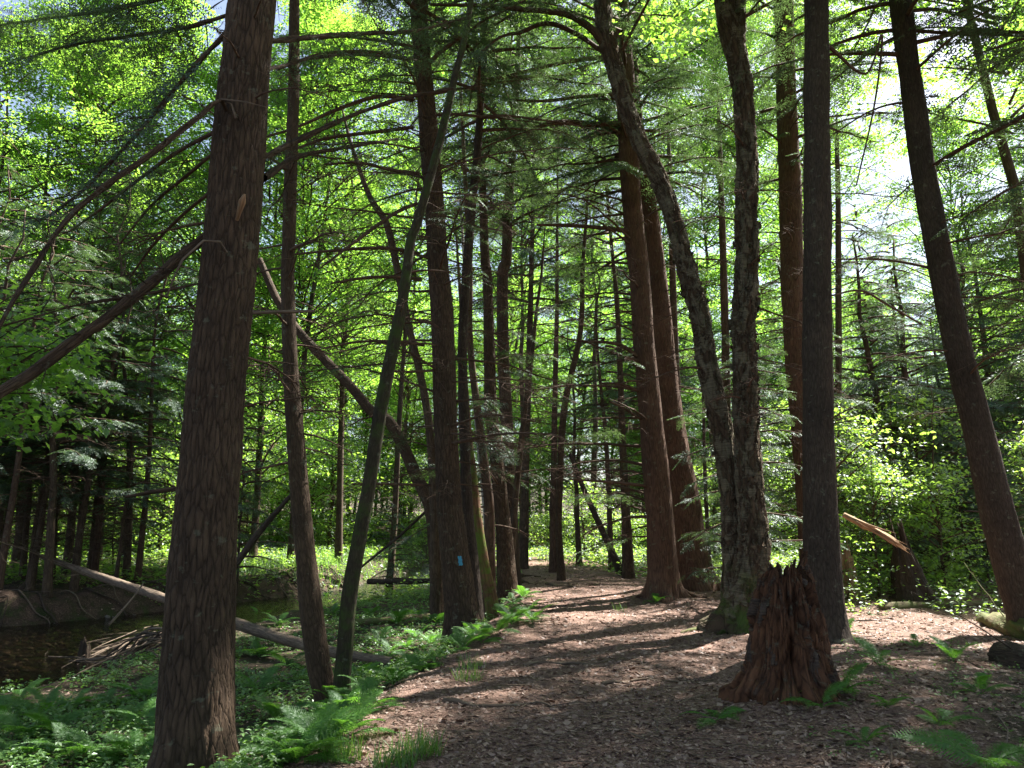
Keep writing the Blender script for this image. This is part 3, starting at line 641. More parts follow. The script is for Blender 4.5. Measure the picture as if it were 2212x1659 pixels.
for uv in ([(893, 216, 9), (820, 208, 9), (740, 232, 8), (640, 275, 6), (560, 300, 4)], [(893, 275, 8), (810, 285, 8), (700, 300, 7), (620, 330, 4)],
           [(905, 375, 8), (850, 368, 7), (780, 352, 6), (700, 355, 4)], [(900, 440, 8), (850, 462, 8), (770, 520, 7), (690, 580, 4)], [(905, 548, 8), (840, 536, 8), (760, 538, 7), (610, 552, 4)],
           [(910, 605, 8), (860, 598, 7), (790, 600, 7), (715, 612, 4)], [(915, 745, 8), (860, 738, 7), (780, 738, 6), (700, 752, 4)], [(885, 130, 9), (800, 112, 8), (690, 118, 7), (600, 150, 5)],
           [(930, 1048, 6), (860, 1046, 6), (790, 1045, 5), (760, 1046, 3)], [(940, 800, 6), (880, 803, 6), (830, 800, 4)]):
    px_branch('T4', uv, 13.3, 12.0+rng.uniform(-.6, .8), 'twig', 16, .15 if uv[0][1] < 450 else 0, .8)
px_branch('TG', [(2050, 590, 7), (1980, 572, 6), (1900, 560, 5), (1810, 560, 3)], 12.4, 13, 'twig', 6, 0, .6)
px_branch('TG', [(1950, 62, 7), (1880, 72, 8), (1820, 90, 7), (1770, 110, 4)], 12.4, 13, 'twig', 8, 0, .8)
px_branch('TG', [(1965, 66, 7), (2060, 72, 8), (2150, 74, 8), (2240, 78, 8)], 12.4, 11.5, 'twig', 6, .5, .8)
px_branch('TG', [(2010, 240, 5), (1950, 222, 5), (1880, 240, 4), (1800, 290, 3)], 12.4, 13, 'twig', 6, 0, .6)
px_branch('TF', [(1790, 100, 8), (1870, 160, 5), (1905, 75, 5), (1890, 220, 4), (1850, 400, 3)], 10.7, 11.5, 'twig', 5, 0, .5)
px_branch('TF', [(1790, 640, 4), (1860, 628, 5), (1920, 660, 5), (1990, 700, 4)], 10.7, 12, 'twig', 5, 0, .5)
# blue trail blaze: a thin patch lying on the bark
root, C, base = TREES['T4']; b = MB()
pc, t = at(995, 1210, 13.4); r_ = 0.5*62*t/F
o_ = C[np.argsort(C[:, 2])]; ctr = point_on(o_, pc[2]); gx_ = np.linspace(-.03, .03, 7); gz_ = np.linspace(-.075, .075, 10)
a0 = math.asin(max(-.8, min(.8, (pc[0]-ctr[0])/ctr[3])))
V = [];
for z in gz_:
    for x in gx_:
        rr = (ctr[3]*1.06+.016); an = a0+x/ctr[3]+.02*math.sin(z*90); cc = point_on(o_, pc[2]+z); V.append((cc[0]+rr*math.sin(an), cc[1]-rr*math.cos(an), pc[2]+z*(1+.1*math.sin(x*200))))
F_ = [(i*7+j, i*7+j+1, (i+1)*7+j+1, (i+1)*7+j) for i in range(9) for j in range(6)]
b.add(np.array(V)-base, np.array(F_)); ob = b.obj('trail_blaze', M_blaze, root)

# ------------------------------------------------------------------ background forest
def shared2(pair, nm, lf): return pair[0].mesh(nm+'_foliage', lf, False), pair[1].mesh(nm+'_limbs', BK['twig'])
HEM_F = [shared2(hem_crown(*a, 1, s), 'hemlock', LF['hem']) for a, s in (((2.2, 12, 2.5, 66), 31), ((3.2, 20, 3.0, 84), 32), ((6, 24, 3.3, 92), 33), ((9, 26, 3.4, 84), 34))]
HEM_S = [shared2(hem_crown(*a, 1, s), 'slender_hemlock', LF['hem']) for a, s in (((3.6, 11, 2.3, 26), 37), ((5, 13, 2.2, 26), 38), ((2.4, 9, 2.3, 28), 39))]
HEM_L = [shared2(hem_crown(*a, 1, s), 'young_hemlock', LF['hem']) for a, s in (((.6, 6.5, 1.7, 42), 35), ((.5, 5.0, 1.5, 36), 36))]
MAP_F = [shared2(broad_crown(*a, 1, s), 'maple', LF['maple']) for a, s in (((4, 22, 4.6, 150), 41), ((7, 27, 4.8, 160), 42), ((2.5, 18, 4.2, 130), 43), ((11, 27, 4.4, 110), 48))]
MAP_L = [shared2(broad_crown(*a, 2, s), 'young_beech', LF['maple2']) for a, s in (((.5, 5.0, 2.0, 44), 44), ((.4, 3.4, 1.5, 34), 45), ((.3, 2.2, 1.3, 26), 46))]
rng = np.random.default_rng(99)
def bg_trunk(h, r, seed, dead, mat, bend=.25):
    global rng; rng = np.random.default_rng(seed); z = np.linspace(-.4, h, 14); t = (z+.4)/(h+.4)
    P = np.column_stack([np.cumsum(rng.normal(0, bend, 14))*t*.35, np.cumsum(rng.normal(0, bend, 14))*t*.35, z, r*(1-.85*t)]); P[:, :2] -= P[1, :2]*0
    m = MB(); tube(m, P, 12, flare=.4, seed=seed, lump=.1)
    for k in range(dead):
        zz = rng.uniform(1.2, h*.55); p = point_on(P, zz); dead_branch(m, p[:3], rng.uniform(0, 6.28), rng.uniform(.4, 2.6), .013, 9)
    return m.mesh('trunk', BK[mat])
TR_H = [bg_trunk(h_, .13+.005*h_, 51+k, 60, ('far', 'farred')[k % 2]) for k, h_ in enumerate((11, 18, 22, 24))]
TR_T = [bg_trunk(h_, r_, 81+k, 34, ('far', 'farred')[k % 2], .35) for k, (h_, r_) in enumerate(((10.5, .13), (12.5, .11), (8.6, .08)))]
TR_M = [bg_trunk(h_, .15, 61+k, 8, 'far', .4) for k, h_ in enumerate((19, 23, 15))]
TR_S = [bg_trunk(5, .045, 71+k, 3, 'far', .2) for k in range(2)]
rng = np.random.default_rng(123)
placed = [tuple(v[2][:2]) for v in TREES.values()]
LAB = dict(
 hl=('hemlock_tree', 'one of the dark crowded hemlocks on the far bank left of the foreground trunk', 'tree', 'crowded hemlocks on the far left bank'),
 ml=('maple_tree', 'one of the sunlit yellow green leafy trees glowing beyond the stream', 'tree', 'sunlit leafy trees beyond the stream'),
 hc=('hemlock_tree', 'one of the straight brown hemlocks standing beyond the end of the path', 'tree', 'hemlocks beyond the end of the path'),
 mc=('maple_tree', 'one of the backlit leafy trees far beyond the end of the path', 'tree', 'leafy trees far beyond the path'),
 hr=('hemlock_tree', 'one of the grey green feathery hemlocks behind the right hand trunks', 'tree', 'feathery hemlocks behind the right hand trunks'),
 mr=('maple_tree', 'one of the bright leafy trees behind the right hand hemlocks', 'tree', 'bright leafy trees far right'),
 ho=('hemlock_tree', 'hemlock outside the picture whose high crown shades the path', 'tree', 'canopy hemlocks shading the path'),
 sl=('hemlock_sapling', 'one of the young feathery hemlocks low beside the stream', 'sapling', 'young hemlocks beside the stream'),
 sr=('hemlock_sapling', 'one of the young feathery hemlocks low behind the right hand trunks', 'sapling', 'young hemlocks at right'),
 ht=('hemlock_tree', 'one of the thin bare stemmed hemlocks in the middle distance', 'tree', 'thin bare stemmed hemlocks in the middle distance'),
 fw=('maple_tree', 'distant leafy tree in the far forest', 'tree', 'distant leafy trees of the far forest'),
 br=('beech_sapling', 'one of the bright green broad leaved saplings in the sun behind the broken snags', 'sapling', 'bright leafy saplings at right'),
 bc=('beech_sapling', 'one of the small leafy bushes low beyond the path and stream', 'sapling', 'small leafy bushes in the distance'))
BG = []
def bgtree(kind, x, y, crown, trunk, s=1.0, sz=1.0):
    nm, lab, cat, grp = LAB[kind]; z = float(hgt(x, y))
    r = empty(nm, (x, y, z), rng.uniform(0, 6.28)); r.scale = (s, s, s*sz); tag(r, lab, cat, grp); BG.append((kind, x, y, r))
    r.rotation_euler = (rng.normal(0, .03), rng.normal(0, .03), r.rotation_euler[2])
    link('trunk', trunk, r); c = link('crown', crown[0], r); link('limb', crown[1], c); placed.append((x, y)); return r
def view_u(x, y): return W/2+F*x/(y*math.cos(PITCH)+.1)
def ok(x, y, dmin):
    e, pr = np.interp(y, *PL)-.6, np.interp(y, *PR)+.4
    if e < x < pr and y < 30: return False
    if np.interp(y, *SL)-.6 < x < np.interp(y, *SR)+.8: return False
    return all((x-a)**2+(y-b)**2 > dmin*dmin for a, b in placed)
# points that the photo shows in full sun: keep crowns out of their sun rays
LIT = [(7.5, 13.5, 0, 2.2), (9.5, 14.5, 0, 2.2), (1.0, 9.0, 0, .8), (2.2, 22, 0, 1.2), (-9.2, 27, 1.5, 2.0), (-7, 31, 1, 2.6), (-5, 39, 1, 3.2), (0, 34, 3, 2), (4, 42, 3, 2), (-1, 46, 4, 2.5), (-9, 36, 5, 2.5), (-12, 31, 4, 2.5), (4, 32, 0, 2), (8, 25, 0, 1.0), (-9, 15, -1, 1.5), (-11, 18, -1, 1.8), (-6.5, 22, -1, 1.5), (-4, 8, 0, .7), (-3.0, 11, 0, .9), (-5, 14, 0, .9), (-2, 34, 1, 2), (-14, 36, 3, 2), (-16, 30, 6, 2)]
def blocks(x, y, h0, h1, r):
    for (a, b, z, rad) in LIT:
        for hh in np.linspace(h0, h1, 6):
            k = (hh-z)/SD[2]
            if (a+SD[0]*k-x)**2+(b+SD[1]*k-y)**2 < (r*.75+rad)**2: return True
    return False
def gapmax(x, y):
    """tallest a tree may stand so that the sky gap of the photo stays open"""
    u = view_u(x, y); w = 2.2/y*F
    return 1.6+math.hypot(x, y)*math.tan(R(21)) if 1860-w < u < 1960+w else 99
cnt = dict()
def scatter(kind, n, xr, yr, sel, crowns, trunks, tops, sr=(.85, 1.1), dmin=1.8, ur=None, r=2.8, h0=.2):
    c = 0
    for _ in range(n*80):
        if c >= n: break
        y = rng.uniform(*yr)
        x = rng.uniform(*xr) if ur is None else (rng.uniform(*ur)-W/2)/F*y
        s = rng.uniform(*sr)
        if not ok(x, y, dmin): continue
        k = sel[rng.integers(0, len(sel))]; g = gapmax(x, y)
        if tops[k]*s > g:
            k = min(sel, key=lambda q: tops[q]); s = min(s, g/tops[k])
            if s < .6: continue
        if y < 50 and blocks(x, y, tops[k]*h0*s, tops[k]*s, r*s): continue
        bgtree(kind, x, y, crowns[k], trunks[k % len(trunks)], s); c += 1
for (u, y, k, s_) in ((-60, 27, 0, 1.0), (60, 30, 1, 1.0), (170, 28, 0, 1.0), (290, 31, 1, 1.05), (400, 33, 0, 1.1), (640, 33, 1, 1.1), (740, 36, 1, 1.15), (850, 34, 3, 1.1), (560, 36, 0, 1.2), (1640, 36, 3, 1.1), (1745, 34, 3, 1.05), (1540, 36, 3, 1.1), (2130, 34, 0, 1.0), (2330, 30, 1, 1.0), (1450, 37, 3, 1.1), (1130, 37, 3, 1.1), (1280, 38, 3, 1.1)):
    bgtree('ml' if u < 900 else 'mc' if u < 1500 else 'mr', (u-W/2)/F*y, y, MAP_F[k], TR_M[k % 3], s_)
HT, MT, LT, ST = (12, 20, 24, 26), (22, 27, 18, 27), (6.5, 5), (5, 3.4, 2.2)
scatter('hl', 42, None, (21, 35), (0, 1, 2), HEM_S, TR_T, (11, 13, 9), (.8, 1.1), 1.0, (-150, 430), 2)
scatter('ml', 8, None, (28, 37), (0, 1, 3), MAP_F, TR_M, MT, (.85, 1.1), 2.4, (-350, 960), 4, .3)
scatter('ht', 26, None, (25, 37), (1, 1, 0), HEM_S, TR_T, (11, 13, 9), (.9, 1.4), 1.2, (720, 1600), 2)
scatter('hc', 9, None, (27, 37), (3, 3, 2), HEM_F, TR_H, HT, (.8, 1.05), 1.6, (900, 1600))
scatter('hr', 15, None, (18, 36), (0, 1, 1, 2), HEM_F, TR_H, HT, (.8, 1.05), 2.2, (1560, 2400))
scatter('mr', 6, None, (29, 37), (0, 3), MAP_F, TR_M, MT, (.8, 1.05), 2.8, (1540, 2500), 4, .3)
scatter('fw', 74, None, (53, 82), (0, 1, 2, 2), MAP_F, TR_M, MT, (.95, 1.3), 3.0, (-250, 2450), 4, .3)
scatter('sl', 8, None, (19, 34), (0, 1), HEM_L, TR_S, LT, (.7, 1.1), 1.3, (-50, 430), 1.5)
scatter('sl', 3, None, (22, 34), (0, 1), HEM_L, TR_S, LT, (.6, .9), 1.3, (450, 860), 1.5)
scatter('sr', 10, None, (15.5, 30), (0, 1), HEM_L, TR_S, LT, (.6, 1.0), 1.4, (1480, 2300), 1.5)
scatter('br', 11, None, (18.5, 32), (0, 1, 2), MAP_L, TR_S, ST, (.7, 1.1), 1.3, (1800, 2350), 1.5)
scatter('bc', 62, None, (37, 52), (0, 0, 1), MAP_L, TR_S, ST, (1.2, 2.1), 1.6, (-150, 2350), 1.5)
scatter('bc', 60, None, (50, 62), (0, 0, 1), MAP_L, TR_S, ST, (1.6, 2.4), 1.6, (-150, 2350), 1.5)
scatter('bc', 16, None, (30, 37), (1, 2, 2), MAP_L, TR_S, ST, (.9, 1.4), 1.2, (400, 1600), 1.5)
# canopy outside the frame that shades the foreground
HIGH = shared2(broad_crown(11, 18, 3.8, 44, 1, 49), 'canopy_maple', LF['maple'])
HO = shared(hem_crown(4.2, 18, 3.3, 60, 1, 14), 'hemlock')
NEARLEAF = shared2(broad_crown(3.3, 5.0, 1.5, 18, 0, 47), 'leafy_sapling', LF['maple'])
rng = np.random.default_rng(9)
for (x, y, k) in ((9.8, 11.2, 3), (9.5, 6, 0), (7.5, 1.5, 2), (13.5, 9, 1), (15, 4, 0), (4, -3, 1), (-5, -2, 2), (20, 11, 0), (-12, 4, 2), (11, -4, 1), (-9, 8.5, 1)):
    bgtree('ho', x, y, HO if k == 3 else HN[k % 3], TR_H[1], rng.uniform(.95, 1.1))
for (x, y) in ((9.6, 12.6), (6.3, 7.3), (3.5, 2.5), (10.9, 15.4)): bgtree('ho', x, y, HIGH, TR_M[1], rng.uniform(.9, 1.05)).name = 'maple_tree'
for (x, y, c, s_, tr, lab) in ((-9.3, 27, HEM_L[0], 1.1, 0, 'young hemlock with sunlit boughs seen just right of the thick foreground trunk'),
        (7.6, 18.4, MAP_L[0], 1.0, 0, 'bright green sapling with large leaves right behind the straight dark trunk'), (10.2, 18.8, MAP_L[1], 1.0, 0, 'sunlit leafy sapling behind the dark pointed snag'),
        (12.2, 17.5, MAP_L[0], .9, 0, 'sunlit leafy sapling behind the right leaning dark trunk'), (11.4, 22, MAP_L[0], 1.2, 0, 'taller yellow green sapling behind the dark pointed snag'),
        (-6.1, 8.2, NEARLEAF, 1.0, 0, 'near maple sapling with yellow green leaves at the left edge')):
    r = bgtree('br' if x > 0 else 'sl', x, y, c, TR_S[tr], s_); BG.pop(); r['label'] = lab; del r['group']
    if x < -9: r.name = 'hemlock_sapling'
    elif x < 0: r.name = 'maple_sapling'
for key, z0 in (('TC', 10), ('TD', 9)):
    root, C, base = TREES[key]; t = point_on(C[np.argsort(C[:, 2])], z0); c = link('crown', HIGH[0], root); c.location = Vector((t[0], t[1], (0.3 if key == 'TC' else 0.0)))-Vector(base); c.rotation_euler = (0, 0, z0); link('limb', HIGH[1], c)
# say where each background tree stands, so that its label singles it out
MARKS = [(-9e9, 110, 'at the left edge'), (110, 270, 'midway between left edge and foreground trunk'), (270, 440, 'close to the left of the foreground trunk'), (440, 715, 'between foreground trunk and slim V stems'), (715, 985, 'between slim V stems and blazed trunk'),
         (985, 1213, 'between blazed trunk and leaning bare sapling'), (1213, 1440, 'between bare sapling and great red trunks'), (1440, 1600, 'between red trunks and shaggy birch'),
         (1600, 1775, 'between shaggy birch and straight dark trunk'), (1775, 2180, 'between straight dark and right leaning trunk'), (2180, 9e9, 'beyond the right leaning dark trunk')]
ORD = 'nearest,second,third,fourth,fifth,sixth,seventh,eighth,ninth,tenth,eleventh,twelfth,thirteenth,fourteenth,fifteenth,sixteenth,seventeenth,eighteenth,nineteenth,twentieth'.split(',')
KN = dict(hl='dark hemlock on the far bank', ml='sunlit maple beyond the stream', hc='brown hemlock beyond the path', mc='backlit maple beyond the path', hr='feathery hemlock', ht='thin bare stemmed hemlock', mr='bright leafy tree', fw='faint distant leafy tree', sl='young streamside hemlock', sr='young feathery hemlock', br='bright leafy sapling', bc='small far leafy bush')
buck = {}
for kind, x, y, r in BG:
    if kind == 'ho':
        r['label'] = 'tall unseen canopy tree shading the path from outside the picture'; continue
    u = view_u(x, y); m = [q for q in MARKS if q[0] <= u < q[1]][0]; buck.setdefault((kind, m[2]), []).append((y, r))
for (kind, m), L_ in buck.items():
    for k, (y, r) in enumerate(sorted(L_, key=lambda q: q[0])):
        r['label'] = ('%s %s, %s' % (ORD[k] if k < 20 else 'deepest', KN[kind], m)) if len(L_) > 1 else '%s %s' % (KN[kind], m)

# ------------------------------------------------------------------ stumps, snags, logs
def snag(name, label, cat, x, y, prof, jag, mat, lean=(0, 0), sides=140, rows=110, seed=3, lob=.25, hollow=.55, rough=.35):
    """ragged broken trunk: prof = [(z, r)], jag = splinter height at the rim"""
    global rng; rng = np.random.default_rng(seed); z0 = float(hgt(x, y)); th = np.arange(sides)*2*math.pi/sides
    zt = prof[-1][0]; rim = zt + jag*(fbm(np.cos(th)*1.7+seed, np.sin(th)*1.7, 2, seed)*1.5 + .55*fbm(np.cos(th)*7+seed, np.sin(th)*7, 3, seed+2))
    t = np.linspace(0, 1, rows)[:, None]; Z = -.25+(rim[None, :]+.25)*t
    r = np.interp(Z, [p[0] for p in prof], [p[1] for p in prof])
    k = 4; fl = np.exp(-np.clip(Z, 0, 9)/.25)
    r = r*(1+lob*(.35+.65*fl)*(np.cos(k*th+seed)+.5*np.cos(7*th+2*seed))[None, :]) + .55*r*fbm(np.cos(th)[None, :]*2.2+Z*.55, np.sin(th)[None, :]*2.2+Z*.25, 4, seed)
    fib = fbm(th[None, :]*9+seed+Z*.8, Z*1.6, 4, seed+5); hole = np.clip(fbm(np.cos(th)[None, :]*3.1+Z*1.4+seed, np.sin(th)[None, :]*3.1+Z*1.9, 3, seed+9)-.12, 0, 1)
    r = r*(1+rough*(.16*fib-.75*hole)*np.clip(Z*6+.6, 0, 1))
    Xv = r*np.cos(th)+lean[0]*Z; Yv = r*np.sin(th)+lean[1]*Z
    V = np.stack([Xv, Yv, Z], -1); A = np.stack([np.cos(th)*.3*np.ones_like(Z), np.sin(th)*.3*np.ones_like(Z), Z], -1)+seed
    # inner wall going back down
    mi = 18; ti = np.linspace(0, 1, mi)[1:, None]; ri = r[-1][None, :]*(1-.16-.84*ti**1.5); Zi = rim[None, :]-ti*hollow*jag*2.2-.02
    Vi = np.stack([ri*np.cos(th)+lean[0]*Zi, ri*np.sin(th)+lean[1]*Zi, Zi], -1); Ai = np.stack([np.cos(th)*.2*np.ones_like(Zi), np.sin(th)*.2*np.ones_like(Zi), Zi], -1)+seed+3
    V = np.concatenate([V, Vi]); A = np.concatenate([A, Ai]); n = len(V)
    i = np.arange(n-1)[:, None]*sides; j = np.arange(sides)[None, :]; j2 = (j+1) % sides
    b = MB(); b.add(V, np.stack([i+j, i+j2, i+sides+j2, i+sides+j], -1).reshape(-1, 4), A)
    ob = b.obj(name, BK[mat]); ob.location = (x, y, z0); tag(ob, label, cat); return ob
p = ground_hit(1690, 1500)
snag('rotten_stump', 'tall rotten red-brown stump with a ragged top beside the path at right', 'stump', p[0]+.09, p[1]+.1,
     [(-.3, .50), (0, .44), (.09, .36), (.2, .31), (.4, .265), (.65, .24), (.9, .21), (1.02, .16)], .20, 'rot', (.05, .0), seed=8, lob=.10, rough=1.5, sides=260, rows=200)
snag('broken_snag', 'dark pointed broken snag in the sunlit undergrowth at right', 'stump', *ground_hit(1972, 1298)[:2],
     [(-.2, .5), (.3, .36), (.8, .26), (1.2, .15)], .75, 'dark', (-.12, 0), 80, 70, 9, .12)
snag('broken_snag', 'pale splintered broken snag in sunlight just right of the straight dark trunk', 'stump', *ground_hit(1832, 1288)[:2],
     [(-.2, .27), (.3, .19), (.8, .14), (1.05, .13)], .45, 'splinter', (0, 0), 80, 70, 12, .25)
def log(name, label, pts, mat, sides=20, cat='log', twigs=0, step=.06, lump=.25, seed=1, spl=0):
    global rng; rng = np.random.default_rng(seed+300)
    P = crom(np.array(pts), step); o = P[len(P)//2, :3].copy(); b = MB(); P2 = P[:, :]
    tube(b, P2, sides, lump=lump, seed=seed)
    c0 = P[0, :3]; b.v = b.v
    # close the butt end
    n = len(P); 
    b.add(np.vstack([b.v[0][:sides], c0[None]]), np.stack([(np.arange(sides)+1) % sides, np.arange(sides), np.full(sides, sides)], -1))
    for _ in range(spl):
        i0 = rng.integers(0, len(P)//2); i1 = min(len(P)-1, i0+rng.integers(6, 20)); d_ = rng.normal(0, .05, 3)
        tube(b, np.vstack([np.append(P[i0, :3], .03), np.append((P[i0, :3]+P[i1, :3])/2+d_*.7, .022), np.append(P[i1, :3]+d_*2, .003)]), 5)
    for _ in range(twigs):
        q = P[rng.integers(2, len(P)-2)]; dead_branch(b, q[:3], rng.uniform(0, 6.28), rng.uniform(.3, 1.1), .012, 3, up=R(rng.uniform(0, 50)))
    b.v = [a-o for a in b.v]; ob = b.obj(name, BK[mat]); ob.location = o; tag(ob, label, cat); return ob
def on_ground(u, v, r, dz=0):
    p = ground_hit(u, v); return (p[0], p[1], float(hgt(p[0], p[1]))+r*.6+dz, r)
def free(u, v, y, w): P, t = at(u, v, y); return (*P, .5*w*t/F)
log('fallen_log', 'long bare fallen trunk bridging the stream behind the foreground hemlock', 
    [free(848, 1430, 12.0, 18), free(725, 1410, 13.0, 22), free(600, 1377, 14.4, 23), free(500, 1343, 15.8, 22), free(367, 1297, 18, 19), free(280, 1267, 19.6, 17), free(190, 1237, 21.4, 15), free(90, 1202, 24, 11)], 'dead', 28, twigs=6)
log('fallen_log', 'thin mossy yellow green log among ferns left of the blazed hemlock', [on_ground(765, 1352, .09), on_ground(850, 1345, .09), on_ground(950, 1336, .08)], 'mosslog', seed=2)
log('fallen_log', 'dark log lying across the stream left of the blazed hemlock', [free(795, 1256, 27, 12), free(880, 1256, 26.5, 12), free(962, 1252, 26, 10)], 'dark', twigs=3, seed=3)
log('fallen_log', 'long thin mossy log on the sunlit ground below the broken snags', [on_ground(1905, 1317, .09), on_ground(2020, 1315, .09), on_ground(2170, 1309, .08)], 'mosslog', seed=4)
log('fallen_log', 'splintered orange log propped in the air between the two broken snags', [free(1822, 1112, 15.0, 10), free(1880, 1140, 14.9, 16), free(1925, 1165, 14.7, 14), free(1958, 1188, 14.6, 3)], 'splinter', seed=5, lump=1.1, spl=12)
log('fallen_log', 'thick mossy sunlit log at the right edge below the leaning trunk', [on_ground(2125, 1345, .1), on_ground(2175, 1362, .15), on_ground(2230, 1385, .18), on_ground(2300, 1400, .2)], 'mosslog', seed=6, lump=.7, twigs=5)
log('fallen_log', 'dark shaded log at the right edge under the thick mossy log', [on_ground(2150, 1425, .1), on_ground(2200, 1440, .16), on_ground(2290, 1460, .18)], 'dark', seed=7, lump=.8, twigs=4)
log('fallen_branch', 'dark leaning dead stem rising from the far bank just right of the foreground hemlock', [free(505, 1225, 21, 16), free(560, 1150, 21.5, 14), free(628, 1070, 22, 9)], 'dark', seed=8, cat='branch', twigs=2)
log('fallen_branch', 'slanting dead pole beside the leaning mossy stem above the stream', [free(780, 1225, 20, 5), free(860, 1160, 20, 6), free(925, 1100, 20, 6)], 'dark', seed=9, cat='branch')
log('fallen_branch', 'thin bare stick standing up out of the stream beside the foreground hemlock', [free(235, 1350, 14, 5), free(280, 1300, 14.5, 4), free(310, 1260, 15, 3)], 'dead', seed=10, cat='branch')
snag('root_stub', 'small black upright root stub in the brush pile by the water', 'stump', *ground_hit(180, 1440)[:2], [(-.1, .16), (.1, .10), (.45, .07)], .12, 'dark', seed=15, sides=40, rows=30)
# brush pile: sticks fanning out to the left of the foreground trunk
for k in range(34):
    rng = np.random.default_rng(500+k)
    u0, v0 = rng.uniform(330, 380), rng.uniform(1368, 1420); u1, v1 = rng.uniform(120, 260), 1400+rng.uniform(0, 75)
    a, b_ = ground_hit(u0, v0+20), ground_hit(u1, v1); n = 6; t = np.linspace(0, 1, n)
    P = a[None]*(1-t[:, None])+b_[None]*t[:, None]; P[:, :2] += np.cumsum(rng.normal(0, .07, (n, 2)), axis=0)
    P[:, 2] = [float(hgt(q[0], q[1])) for q in P]; P[:, 2] += .05+(1-t)*rng.uniform(.05, .5)+.12*np.sin(t*3)*rng.random()
    b = MB(); PP = crom(np.column_stack([P, rng.uniform(.012, .028)*(1-.6*t)]), .1); tube(b, PP, 6)
    for _ in range(3): dead_branch(b, PP[rng.integers(2, len(PP)-1), :3], rng.uniform(0, 6.28), .5, .006, 1)
    o = P[0].copy(); b.v = [q-o for q in b.v]; ob = b.obj('fallen_branch', BK['dead' if k % 3 else 'dark']); ob.location = o
    tag(ob, 'one of the bare sticks tangled in the brush pile at the water edge', 'branch', 'sticks of the brush pile')

# roots hanging out of the far cut bank
BANKROOTS = [(q, rs) for q, rs in zip(np.linspace(18.4, 33, 26), range(26))]
# surface roots and sticks on the path
def ground_line(name, label, uvs, r, mat, grp=None, cat='root', lift=.3):
    P = []
    for (u, v) in uvs: q = ground_hit(u, v); P.append((q[0], q[1], 0, r))
    P = crom(np.array(P), .05); n = len(P); t = np.linspace(0, 1, n)
    P[:, 2] = hgt(P[:, 0], P[:, 1])+r*lift+.01*np.sin(t*17); P[:, 3] = r*(1-.7*t)*(1+.15*np.sin(t*23))
    P[-1, 2] -= r; b = MB(); tube(b, P, 10, lump=.3); o = P[0, :3].copy(); b.v = [q-o for q in b.v]
    ob = b.obj(name, BK[mat]); ob.location = o; tag(ob, label, cat, grp); return ob
for y0, k in BANKROOTS:
    rng = np.random.default_rng(900+k); xe = float(np.interp(y0, *SL)); n = 7; t = np.linspace(0, 1, n)
    x = xe-1.3+t*1.5+np.cumsum(rng.normal(0, .08, n)); y = y0+np.cumsum(rng.normal(0, .12, n)); r0 = rng.uniform(.015, .045)
    P = np.column_stack([x, y, hgt(x, y)+.03+.12*np.sin(t*3.1)*rng.random(), r0*(1-.6*t)]); P = crom(P, .1); b = MB(); tube(b, P, 7, lump=.3)
    for _ in range(4): dead_branch(b, P[rng.integers(2, len(P)-1), :3], rng.uniform(0, 6.28), rng.uniform(.3, .9), .008, 2, up=R(rng.uniform(-10, 40)))
    o = P[0, :3].copy(); b.v = [q-o for q in b.v]; ob = b.obj('exposed_root', BK['dead' if k % 2 else 'dark']); ob.location = o
    tag(ob, 'tangled root hanging from the far stream bank, number %d counted from the left edge' % (k+1) if 0 else 'one of the bare tangled roots hanging out of the far stream bank', 'root', 'roots hanging from the far bank')
for k, ob in enumerate(sorted([o for o in bpy.data.objects if o.name.startswith('exposed_root')], key=lambda o: o.location.y)): ob['label'] = '%s tangled root along the far stream bank, counting away from the left edge' % (['first']+ORD[1:]+['twenty first', 'twenty second', 'twenty third', 'twenty fourth', 'twenty fifth', 'last'])[k]
for k, uv in enumerate(([(1130, 1440), (1180, 1432), (1250, 1436), (1330, 1425)], [(960, 1515), (1050, 1528), (1140, 1522), (1210, 1535)], [(1180, 1262), (1240, 1268), (1300, 1264)], [(1080, 1395), (1160, 1388), (1230, 1392)], [(1300, 1480), (1400, 1470), (1490, 1478)])):
    ground_line('surface_root', ('long thin root crossing the middle of the path', 'thin root across the shaded near part of the path', 'root crossing the far sunny part of the path', 'short root at the left path edge by the blazed trunk', 'thin root running toward the rotten stump')[k], uv, (.022, .025, .04, .022, .02)[k], 'dead')
rng = np.random.default_rng(8)
def root_part(key, uvs, r, mat):
    root, C, base = TREES[key]; P = []
    for (u, v) in uvs: q = ground_hit(u, v); P.append((q[0], q[1], 0, r))
    P = crom(np.array(P), .05); t = np.linspace(0, 1, len(P)); P[:, 3] = r*(1-.75*t)
    P[:, 2] = hgt(P[:, 0], P[:, 1])+P[:, 3]*.3+.25*r/.09*np.exp(-t*5)*.5; P[-1, 2] -= r*.5
    b = MB(); tube(b, P, 14, lump=.25); b.v = [q-base for q in b.v]; b.obj('root', BK[mat], root)
root_part('TC', [(1585, 1325), (1545, 1345), (1505, 1362), (1470, 1368)], .10, 'mosslog')
root_part('TC', [(1600, 1340), (1575, 1362), (1550, 1372)], .11, 'birch')
root_part('TC', [(1640, 1345), (1655, 1365), (1665, 1380)], .10, 'birch')
root_part('TF', [(1800, 1370), (1840, 1385), (1875, 1392)], .09, 'mosslog')
root_part('TA', [(1415, 1275), (1395, 1285), (1375, 1292)], .12, 'cedar')
root_part('TA', [(1455, 1275), (1490, 1285), (1530, 1292)], .10, 'cedar')
root_part('TB', [(1520, 1262), (1545, 1270), (1580, 1275)], .10, 'cedar')
root_part('T1', [(480, 1640), (505, 1652), (520, 1680)], .09, 'hemlock')
root_part('T7', [(1105, 1262), (1125, 1258), (1145, 1262)], .08, 'hemlock')
root_part('T7', [(1105, 1262), (1140, 1245), (1170, 1248)], .08, 'hemlock')

